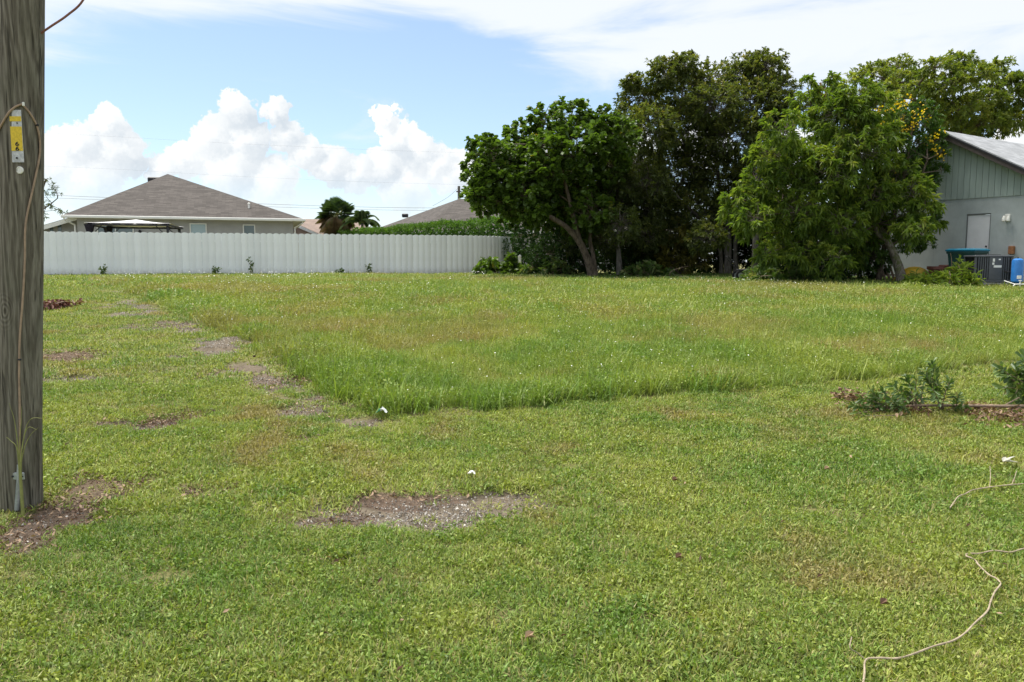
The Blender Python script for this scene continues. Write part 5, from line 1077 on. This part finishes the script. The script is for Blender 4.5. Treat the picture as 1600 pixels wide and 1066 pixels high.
def yard_things():
    w, o = WDIR, WOUT; up = np.array((0, 0, 1.))
    def base(px, D): p = P(px, 440, D); p[2] = gz(p[0], p[1]); return p
    # wheeled bin
    b = base(1509, 25.8); t = thing('wheeled_bin', b, 'dark green wheeled rubbish bin with blue lid below the white door', 'bin'); h = P(1509, 393, 25.8)[2] - b[2]; r = (-w, -o); rx, ry = -w, -o
    sec = lambda z, a, c: [b + rx * i * a + ry * j * c + up * z for i, j in ((-1, -1), (1, -1), (1, 1), (-1, 1))]
    m = MB(); V = sec(.03, .30, .30) + sec(.12, .33, .33) + sec(h - .08, .42, .42) + sec(h - .07, .45, .45) + sec(h, .45, .45); m.add(V, [(3, 2, 1, 0)] + [(i * 4 + k, i * 4 + (k + 1) % 4, i * 4 + 4 + (k + 1) % 4, i * 4 + 4 + k) for i in range(4) for k in range(4)] + [(16, 17, 18, 19)]); m.build('body', M_binb, t)
    m = MB(); V = sec(h + .003, .47, .47) + sec(h + .05, .48, .48) + sec(h + .09, .38, .38); m.add(V, [(3, 2, 1, 0)] + [(i * 4 + k, i * 4 + (k + 1) % 4, i * 4 + 4 + (k + 1) % 4, i * 4 + 4 + k) for i in range(2) for k in range(4)] + [(8, 9, 10, 11)]); m.build('lid', M_lid, t)
    MB().tube([b + rx * -.4 + ry * .52 + up * (h - .04), b + rx * .4 + ry * .52 + up * (h - .04)], .018, 8).build('handle', M_binb, t)
    for s in (-1, 1):
        c = b + rx * s * .36 + ry * .30 + up * .13; MB().tube([c - rx * .035, c + rx * .035], .13, 16).build('wheel', M_rubber, t)
    # air conditioner on its pad
    D = 24.6; a0 = base(1549, D); ux = np.array((1, -.12, 0)); ux /= np.linalg.norm(ux); uy = np.array((-ux[1], ux[0], 0)); W, Dp = 1.12, .8; H = P(1549, 399, D)[2] - a0[2] - .1; p = thing('concrete_pad', a0 + (0, 0, -.03), 'low concrete slab under the grey air conditioner', 'pad')
    MB().box(a0 + (0, 0, .03) + uy * .3, (W * .86, Dp * .95, .14), (ux, uy), .01).build('slab', M_conc, p)
    t = thing('air_conditioner', a0 + up * .1, 'dark grey outdoor air conditioning unit with slotted sides by the house wall', 'air conditioner'); c = a0 + uy * .3 + up * .1
    MB().box(c + up * (.04), (W, Dp, .08), (ux, uy), .01).build('base_pan', M_acg, t); MB().box(c + up * (.08 + (H - .14) / 2), (W - .08, Dp - .08, H - .14), (ux, uy)).build('coil', M_acd, t)
    MB().box(c + up * (H - .03), (W + .02, Dp + .02, .06), (ux, uy), .015).build('top_cover', M_acg, t)
    for i, j in ((-1, -1), (1, -1), (1, 1), (-1, 1)): MB().box(c + ux * i * (W / 2 - .03) + uy * j * (Dp / 2 - .03) + up * (.08 + (H - .14) / 2), (.06, .06, H - .14), (ux, uy), .01).build('corner_post', M_acg, t)
    for s in [-.44, -.375, -.31, -.245, -.18] + [.30, .365, .43]: MB().box(c + ux * s - uy * (Dp / 2 - .02) + up * (.08 + (H - .14) / 2), (.036, .03, H - .14), (ux, uy), .006).build('slat', M_acg, t)
    sp = MB().box(c + ux * .06 - uy * (Dp / 2 - .02) + up * (.08 + (H - .14) / 2), (.40, .04, H - .14), (ux, uy), .008).build('service_panel', M_acg, t)
    for x, z, sx, sz in ((-.07, .64, .06, .10), (-.08, .54, .06, .07), (.05, .46, .23, .07), (.10, .66, .06, .04)): MB().box(c + ux * (.06 + x) - uy * (Dp / 2 + .003) + up * (H * z / .78), (sx, .004, sz), (ux, uy)).build('sticker', M_pvc, sp)
    g = MB()
    for rr in (.12, .2, .28, .34): g.tube([c + up * (H + .015) + ux * rr * math.cos(a) + uy * rr * math.sin(a) for a in np.linspace(0, 6.2832, 25)], .006, 5)
    for a in np.arange(8) * math.pi / 4: g.tube([c + up * (H + .02), c + up * (H + .015) + (ux * math.cos(a) + uy * math.sin(a)) * .34], .005, 5)
    g.build('fan_guard', M_black, t)
    MB().tube(spline([c + ux * .3 - uy * (Dp / 2 + .01) + up * .35, c + ux * .5 - uy * (Dp / 2 + .08) + up * .3, c + ux * .75 - uy * (Dp / 2 - .1) + up * .2, c + ux * .8 + uy * .3 + up * .15], 5), .018, 6).build('hose', M_black, t, True)
    # blue pressure tank with pipe work
    D = 24.0; b = base(1588.5, D); h = P(1588, 404, D)[2] - b[2] - .12; r = 8.2 * D / FPX; t = thing('water_tank', b, 'upright blue pressure tank beside the air conditioner', 'water tank')
    MB().lathe(b + up * .12, [(r * .7, 0), (r, .05), (r, h - .10), (r * .9, h - .04), (r * .5, h)], 22).build('vessel', M_tank, t, True); MB().lathe(b + up * 0, [(r * .85, 0), (r * .85, .125)], 16).build('foot_ring', M_black, t)
    MB().lathe(b + up * (h + .11), [(.02, 0), (.02, .05), (.01, .06)], 8).build('valve', M_black, t); MB().box(b + np.array((-.03, -r * .96, .30)), (.13, .02, .10)).build('sticker', M_pvc, t)
    t = thing('pipe_assembly', b + np.array((-.12, -.35, 0)), 'white plastic water pipes with valves in front of the blue tank', 'pipes'); q = b + np.array((-.1, -.35, .07))
    MB().tube([q + (-.22, 0, -.04), q + (-.17, 0, .02), q + (.17, -.02, .02)], .02, 8).build('pipe', M_pvc, t, True); MB().tube([q + (-.02, 0, -.1), q + (-.02, 0, .12)], .02, 8).build('pipe', M_pvc, t); MB().tube([q + (-.16, .02, .02), q + (-.35, .25, .12)], .016, 8).build('pipe', M_pvc, t)
    MB().box(q + (-.02, 0, .13), (.08, .03, .03), None, .006).build('valve_handle', M_pvc, t)
    # pots, tub, yellow kayak end, leaning slats
    b = base(1465, 26.4); t = thing('flower_pot', b, 'large dull red plant pot beside the green bin', 'plant pot'); MB().lathe(b, [(.22, 0), (.30, .42), (.35, .44), (.35, .54), (.31, .54), (.29, .44), (.2, .40)], 20).build('pot', M_pot, t, True)
    q = b + np.array((.16, -.05, .5)); MB().box(q, (.3, .2, .18), (WDIR, -WOUT), .03).build('soil', M_pot, t)
    b = base(1473, 25.4); t = thing('storage_tub', b, 'dirty white open tub in front of the red pot', 'tub'); m = MB(); f = lambda z, a, c: [b + np.array((i * a, j * c, z)) for i, j in ((-1, -1), (1, -1), (1, 1), (-1, 1))]
    m.add(f(0, .2, .16) + f(.26, .26, .2) + f(.26, .23, .17) + f(.04, .18, .14), [(3, 2, 1, 0)] + [(i * 4 + k, i * 4 + (k + 1) % 4, i * 4 + 4 + (k + 1) % 4, i * 4 + 4 + k) for i in range(3) for k in range(4)] + [(12, 13, 14, 15)]); m.build('body', M_oldwhite, t); MB().box(b + (0, 0, .27), (.56, .44, .02), None, .006).build('rim', M_oldwhite, t)
    b = base(1428, 27.0); t = thing('yellow_kayak', b, 'upturned dull yellow plastic hull behind the leaning mossy trunk', 'kayak'); m = MB(); rows = []
    for i, s in enumerate(np.linspace(-1, 1, 11)):
        ww = .38 * (1 - abs(s) ** 2.4) + .02; hh = .46 * (1 - abs(s) ** 2.2) + .03; rows.append([b + np.array((s * .75, 0, 0)) + np.array((0, math.cos(a) * ww, math.sin(a) * hh)) for a in np.linspace(0, math.pi, 9)])
    m.add([v for r_ in rows for v in r_], [(i * 9 + k, i * 9 + k + 1, i * 9 + 10 + k, i * 9 + 9 + k) for i in range(10) for k in range(8)]); m.build('hull', M_kay, t, True); MB().tube([b + np.array((s * .75, 0, .46 * (1 - abs(s) ** 2.2) + .035)) for s in np.linspace(-.9, .9, 9)], .02, 6).build('keel', M_kay, t)
    b = base(1388, 27.6); t = thing('leaning_pallet', b, 'old wooden pallet slats leaning beside the mossy trunk', 'pallet')
    for i in range(4): x = b + np.array((-.32 + i * .16, 0, 0)); MB().slab([x + (0, -.05, 0), x + (.08, -.05, 0), x + (.02, .25, .55), x + (-.06, .25, .55)], (0, -.9, .4), .025).build('slat', M_wood, t)
    MB().tube([b + (-.38, .1, .2), b + (.28, .1, .2)], .025, 5).build('crosspiece', M_wood, t)
    # small cart under the trees
    D = 29.0; b = base(1166, D); t = thing('garden_cart', b, 'old garden cart with pale tray and small wheels in tree shade', 'cart'); MB().box(b + (.28, 0, .26), (.56, .45, .13), None, .02).build('tray', M_oldwhite, t)
    for x, y, r in ((-.3, -.25, .16), (-.3, .25, .16), (.05, -.28, .20), (.05, .28, .20)):
        c = b + np.array((x, y, r)); wh = MB().tube([c - (0, .03, 0), c + (0, .03, 0)], r, 18).build('wheel', M_rubber, t); MB().tube([c - (0, .034, 0), c + (0, .034, 0)], r * .55, 14).build('hub', M_galv, wh)
    MB().box(b + (-.12, 0, .30), (.5, .3, .16), None, .03).build('engine_box', M_black, t); MB().tube([b + (-.3, -.18, .3), b + (-.75, -.18, .85), b + (-.75, .18, .85), b + (-.3, .18, .3)], .014, 6).build('handle', M_black, t)
    b = base(812, 38.5); b[2] = 1.15; t = thing('stub_post', b, 'short pale post beside the right end of the white fence', 'post'); MB().box(b + (0, 0, .42), (.16, .16, .84), None, .01).build('shaft', M_pvc, t); MB().add([b + (-.1, -.1, .84), b + (.1, -.1, .84), b + (.1, .1, .84), b + (-.1, .1, .84), b + (0, 0, .93)], [(3, 2, 1, 0), (0, 1, 4), (1, 2, 4), (2, 3, 4), (3, 0, 4)]).build('cap', M_pvc, t)
yard_things()

# ------------------------------------------------------------------ cut branches, weeds and litter
def brush_pile(name, label, px0, px1, py, D, h, lm, L=.15, W=.06, n=70, stems=8, shape=SH_OVAL, cat='brush pile', group=None, hue=(0, 1), per=12):
    a, b = P(px0, py, D), P(px1, py, D); c = (a + b) / 2; c[2] = gz(c[0], c[1]); hw = abs(b[0] - a[0]) / 2; t = thing(name, c, label, cat, group); st = MB(); fo = Foliage()
    for i in range(stems):
        x = (rng.random() * 2 - 1) * hw * .8; p = c + (x, rng.normal() * .35, .06); q = p + np.array(((rng.random() * 2 - 1) * hw * .7, rng.normal() * .35, h * (.2 + .8 * rng.random()))); limb(st, p, q, .022, .008, seg=5)
    x = (rng.random(n) * 2 - 1) * hw; env = np.sqrt(np.clip(1 - (x / hw) ** 2, 0, 1)) * (.6 + .7 * vnoise(x, x * 0, 2.2, int(px0) % 50)); z = h * env * rng.random(n) ** .8 + .04; y = rng.normal(size=n) * .32
    tip = c + np.stack([x, y, z], -1); rt = c + np.stack([x * .85, y * .5, z * .2 + .03], -1); fo.twigs(rt, tip, .007, .003); m = n * per; ti = np.repeat(np.arange(n), per)
    pos = rt[ti] + (tip - rt)[ti] * (.4 + .6 * rng.random(m))[:, None]; d = unit(unit(tip - rt)[ti] * .6 + sph(m) * .9 + np.array((0, 0, .1))); l = L * (.6 + .7 * rng.random(m))
    V, F = leaf_geo(pos, d, unit(np.array((0, 0, 1.)) + sph(m) * .7), l, l * W / L, .35, **shape); V[:, 2] = np.maximum(V[:, 2], GRD(V[:, 0], V[:, 1]) + .005); fo.leaves(V, F, np.clip(hue[0] + (hue[1] - hue[0]) * (.5 * rng.random(n)[ti] + .5 * rng.random(m)), 0, 1))
    st.build('branches', M_twig, t)['kind'] = 'stuff'; fo.build(t, lm, M_twig, 'foliage'); return t
brush_pile('brush_pile', 'pile of cut round leaf branches against the right end of the white fence', 742, 818, 432, 34.2, .95, L_grape, .20, .17, 90, 8, SH_ROUND, hue=(0, .95))
brush_pile('brush_pile', 'pile of cut green branches just right of the stub post', 812, 895, 433, 33.4, .85, L_cut, .22, .08, 110, 9, hue=(0, 1))
brush_pile('brush_pile', 'low pile of cut branches in front of the slender forked tree', 972, 1060, 434, 31.2, .55, L_cut, .22, .08, 80, 6)
def loose_stick(label, pts, r, D=None, m=None):
    q = [gpt(*p, lift=.03 + r) for p in pts]; sp = spline(q, 5); n = len(sp); o = MB().tube(sp, [r * (1 - .6 * k / n) for k in range(n)], 7).build('fallen_stick', m or M_twig, None, True, loc=tuple(q[0])); tag(o, label, 'stick'); return o
loose_stick('pale bare stick lying right of the low pile by the slender tree', ((1030, 434), (1052, 433), (1078, 436), (1098, 435)), .03, m=M_vine)
brush_pile('brush_pile', 'pile of cut foliage below the garden cart', 1165, 1215, 437, 27.6, .5, L_cut, .24, .06, 60, 6, SH_LONG)
brush_pile('brush_pile', 'rounded heap of cut foliage under the drooping leaf tree', 1228, 1272, 438, 27.2, .6, L_cut, .22, .06, 60, 5, SH_LONG, hue=(0, .8))
brush_pile('brush_pile', 'heap of cut long leaves in front of the red pot and green bin', 1420, 1518, 448, 24.4, .42, L_mango, .28, .05, 120, 8, SH_LONG, hue=(.1, 1))
brush_pile('brush_pile', 'tall tuft of cut long leaves leaning on the green bin', 1482, 1506, 444, 24.6, .95, L_mango, .28, .05, 34, 6, SH_LONG, hue=(.2, 1))
brush_pile('leaf_heap', 'small heap of dead reddish leaves on the lawn near the pole', 62, 105, 474, 17.4, .17, L_red, .12, .06, 46, 4, cat='leaf heap', per=8)
for px, py, h, lab in ((392, 431, .75, 'lone tall weed in front of the fence below the small window'), (577, 431, .48, 'short leafy weed at the fence foot below the palms'), (334, 431, .34, 'low weed at the fence foot below the middle window'), (163, 434, .42, 'grassy weed at the fence foot near the gazebo'), (533, 431, .26, 'tiny weed at the fence foot left of the leafy one')):
    D = 33.0 if px < 200 else 34.0 + (px - 300) * .0065; b = P(px, py, D); b[2] = gz(b[0], b[1]); t = thing('fence_weed', b, lab, 'weed'); fo = Foliage(); st = MB()
    for i in range(5):
        q = b + np.array((rng.normal() * .14, rng.normal() * .1, h * (.6 + .5 * rng.random()))); limb(st, b, q, .008, .003, seg=4); m = 14; f = .25 + .75 * rng.random(m); V, F = leaf_geo(b + (q - b) * f[:, None], unit(sph(m) + (0, 0, .4)), sph(m), .12, .05, .2); fo.leaves(V, F, rng.random(m))
    st.build('stem', M_straw, t); fo.build(t, L_shrub, None, 'leaves')

def foreground_branch():
    """sprays of paddle shaped leaves on a cut branch lying on the lawn"""
    def spray(parent, root, tip, nl, L, W, spread=.85, start=.3, up=.35):
        """leaves in whorls up a shoot; every leaf its own small mesh would be lost in the mass, so one mesh per shoot"""
        root, tip = np.array(root), np.array(tip); d0 = tip - root; sh = MB(); pts = limb(sh, root, tip, .006, .003, .06, 6); o = sh.build('shoot', M_twig, parent, True)
        f = start + (1 - start) * np.linspace(0, 1, nl) ** .75; pos = root + d0 * f[:, None]; a = np.arange(nl) * 2.4; x = unit(np.cross(d0, (.2, 1, .1))); y = unit(np.cross(d0, x))
        rad = np.cos(a)[:, None] * x + np.sin(a)[:, None] * y; d = unit(unit(d0) * (.55 + .5 * f[:, None]) + rad * spread + np.array((0, 0, up * .4)) + rng.normal(size=(nl, 3)) * .42)
        l = L * (.7 + .5 * rng.random(nl)); V, F = leaf_geo(pos, d, unit(unit(d0) + rng.normal(size=(nl, 3)) * .3), l, l * W / L, .12 + .2 * rng.random(nl), .16, **SH_OBO)
        np_mesh('leaves', V, F, L_fg, o, False, {'hue': np.repeat(np.clip(rng.random(nl) * .85 + (rng.random(nl) > .93) * .3, 0, 1), 6)})['kind'] = 'stuff'
    b = gpt(1480, 645); t = thing('cut_branch', b, 'cut leafy branch with upright green sprays lying on the lawn', 'branch'); Dp = b[1]
    st = MB(); main = [P(1690, 655, Dp + .1), P(1600, 644, Dp), P(1557, 640, Dp), P(1484, 640, Dp), P(1436, 642, Dp), P(1394, 646, Dp)]; main = [np.array((p[0], p[1], max(p[2], gz(p[0], p[1]) + .075))) for p in main]
    sp = spline(main, 5); st.tube(sp, [.020 - .011 * k / len(sp) for k in range(len(sp))], 8)
    st.tube([P(1558, 640, Dp), P(1576, 630, Dp + .03), P(1593, 621, Dp + .05)], [.009, .007, .005], 6); st.build('stem', M_twig, t, True)
    for (rx, ry), (tx, ty), nl, L in (((1430, 642), (1419, 590), 34, .10), ((1432, 642), (1432, 592), 22, .09), ((1470, 640), (1456, 568), 40, .095), ((1472, 640), (1484, 596), 32, .085), ((1468, 640), (1448, 590), 26, .09), ((1492, 641), (1497, 620), 18, .08), ((1462, 642), (1475, 652), 22, .10), ((1450, 642), (1436, 652), 16, .09),
                                      ((1398, 645), (1362, 614), 34, .10), ((1400, 645), (1345, 622), 26, .09), ((1402, 645), (1380, 612), 24, .09), ((1410, 644), (1400, 622), 16, .08), ((1440, 645), (1392, 630), 22, .09), ((1430, 646), (1370, 638), 20, .09), ((1450, 645), (1412, 616), 20, .09), ((1475, 642), (1508, 634), 20, .085), ((1480, 643), (1512, 650), 20, .085), ((1390, 646), (1335, 634), 20, .085)):
        spray(t, P(rx, ry, Dp), P(tx, ty, Dp + rng.normal() * .12), int(nl * 1.3), L, L * .30, 1.0)
        spray(t, P(rx + 4, ry, Dp + .05), P(tx + rng.normal() * 14, ty + 12, Dp + rng.normal() * .15), nl, L * .95, L * .28, 1.1)
    c = P(1640, 650, Dp + .35); c[2] = gz(c[0], c[1]); t2 = thing('cut_branch', c, 'large cut branch end with big glossy leaves at the right edge', 'branch')
    s2 = MB(); s2.tube(spline([P(1760, 660, Dp + .5), P(1660, 650, Dp + .35), P(1620, 625, Dp + .3), P(1592, 600, Dp + .3)], 5), [.014 - .0004 * k for k in range(16)], 7); s2.build('stem', M_twig, t2, True)
    for i in range(46):
        f = rng.random(); r0 = P(1592 + 70 * f, 602 + 38 * f, Dp + .3); tp = P(1578 + rng.normal() * 22 + 70 * f, 585 + rng.normal() * 20, Dp + .3 + rng.normal() * .18); tp[2] = max(tp[2], gz(tp[0], tp[1]) + .15); spray(t2, r0, tp, 16, .11, .042, .9, .35)
    def dead(label, px0, px1, py0, py1, n, L, slope=0.0):
        c = gpt((px0 + px1) / 2, (py0 + py1) / 2); t = thing('dead_leaf_row', c, label, 'dead leaves'); x = px0 + (px1 - px0) * rng.random(n); y = (py0 + py1) / 2 + slope * (x - (px0 + px1) / 2) + rng.normal(size=n) * (py1 - py0) / 4
        ps = np.array([gpt(a, b_) for a, b_ in zip(x, y)]); ps[:, 2] += .015 + .07 * rng.random(n); l = L * (.6 + .7 * rng.random(n)); d = sph(n); d[:, 2] *= .5; V, F = leaf_geo(ps, d, unit(np.array((0, 0, 1.)) + sph(n) * .8), l, l * .5, .2, .3, **SH_OVAL)
        np_mesh('leaves', V, F, L_brown, t, False, {'hue': np.repeat(rng.random(n), 6)})['kind'] = 'stuff'
        tw = MB()
        for i in range(6): tw.tube([ps[i * 3] - (0, 0, .02), (ps[i * 3] + ps[i * 3 + 1]) / 2 + (0, 0, .02), ps[i * 3 + 1] - (0, 0, .02)], .003, 4)
        tw.build('twigs', M_twig, t)['kind'] = 'stuff'
    dead('row of curled brown dead leaves left of the green sprays', 1300, 1450, 622, 648, 420, .058, .13); dead('brown dead leaves heaped under the stem at the right edge', 1510, 1680, 645, 674, 430, .058, .12)
foreground_branch()

def vines():
    z = lambda x, y: (1260 + x / 3.082, 720 + y / 3.082)
    def vine(name, label, pts, r, twigs=()):
        q = [gpt(*z(*p), lift=.035 + .012 * rng.random()) for p in pts]; t = thing(name, q[0], label, 'vine'); sp = spline(q, 6); rr = [r * (.8 + .4 * float(vnoise(k * .4, 0, 1, 4))) for k in range(len(sp))]; MB().tube(sp, rr, 7).build('stem', M_vine, t, True)
        for tw in twigs: MB().tube(spline([gpt(*z(*p), lift=.04 + .03 * i) for i, p in enumerate(tw)], 4), r * .6, 6).build('side_twig', M_vine, t, True)
    vine('dry_vine', 'long dry pale vine winding over the lawn in the lower right corner', ((270, 1120), (278, 1066), (283, 1002), (340, 1000), (405, 998), (450, 992), (520, 968), (610, 938), (700, 905), (760, 868), (810, 825), (868, 765), (885, 715), (905, 670), (932, 628), (915, 602), (880, 585), (850, 563), (822, 535), (815, 513), (790, 505), (768, 498), (775, 486), (830, 478), (900, 470), (980, 470), (1048, 460), (1150, 440)), .0044, (((283, 1002), (240, 1000), (205, 1010), (212, 990)),))
    vine('dry_vine', 'short dry forked vine near the right edge above the long one', ((690, 252), (705, 235), (730, 200), (765, 183), (800, 168), (880, 153), (960, 148), (1048, 138), (1150, 130)), .0040, (((880, 153), (884, 120), (880, 88)), ((985, 146), (1000, 125), (1008, 112))))
vines()

def scraps():
    def crumple(name, label, px, py, wpx, hpx, m, m2=None, cat='litter'):
        c = gpt(px, py + hpx / 2); k = c[1] / FPX; w, h = wpx * k, hpx * k; t = thing(name, c, label, cat); n = 7; V = []
        for j in range(n):
            for i in range(n): V.append(c + np.array(((i / (n - 1) - .5) * w, (j / (n - 1) - .5) * w * .8, .035 + h * (.35 + .75 * rng.random()) * math.sin(math.pi * (i + .8) / (n + .6)))))
        F = [(j * n + i, j * n + i + 1, (j + 1) * n + i + 1, (j + 1) * n + i) for j in range(n - 1) for i in range(n - 1)]
        np_mesh('sheet', V, F if m2 is None else [f for k2, f in enumerate(F) if k2 % 6 > 1], m, t)
        if m2 is not None: np_mesh('printed_side', V, [f for k2, f in enumerate(F) if k2 % 6 <= 1], m2, t)
    crumple('food_wrapper', 'crumpled white and green wrapper at the corner of the taller grass', 597, 647, 17, 10, mat('wrapper_white', (.8, .82, .8), .4), mat('wrapper_green', (.10, .42, .28), .4))
    crumple('paper_scrap', 'small white paper scrap just above the gravel patch', 737, 745, 12, 7, mat('paper', (.82, .80, .74), .7))
    c = gpt(1578, 733, .06); t = thing('bleached_leaf', c, 'bleached pale curled leaf on the lawn near the right edge', 'leaf'); V, F = leaf_geo(np.array([c + (-.06, 0, 0)] * 5), np.array([(1, .1, .1), (1, .5, .2), (.9, -.4, .15), (.7, .8, .3), (.8, -.1, .5)]), np.array([(0, 0, 1.)] * 5), .11, .03, .1, **SH_OVAL)
    np_mesh('blade', V, F, L_pale, t, False, {'hue': np.repeat(rng.random(5), 6)})
    for i, (px, py, lab) in enumerate(((1055, 884, 'single brown dead leaf on the lawn right of the gravel patch'), (1375, 958, 'brown dead leaf curled on the lawn left of the long vine'), (1288, 742, 'small pale dead leaf on the lawn left of the short vine'), (1050, 760, 'brown dead leaf right of the paper scrap'), (820, 1012, 'pale dry leaf at the bottom middle of the lawn'), (395, 563, 'dark dead leaf on the bare track beside the taller grass'))):
        c = gpt(px, py, .045); V, F = leaf_geo(np.array([c, c]), np.array([(1, .3, .1), (.8, .5, .5)]), np.array([(0, .2, 1.), (0, -.5, 1)]), .055, .03, .2, .4, **SH_OVAL); o = np_mesh('dead_leaf', V, F, L_brown, None, False, {'hue': np.full(12, (.4, .3, 1, .5, 1, .0)[i])}, loc=tuple(c)); tag(o, lab, 'leaf')
L_pale = leaf_mat('bleached_leaf', [(0, (.30, .29, .24)), (1, (.50, .49, .43))], .7, .1)
scraps()
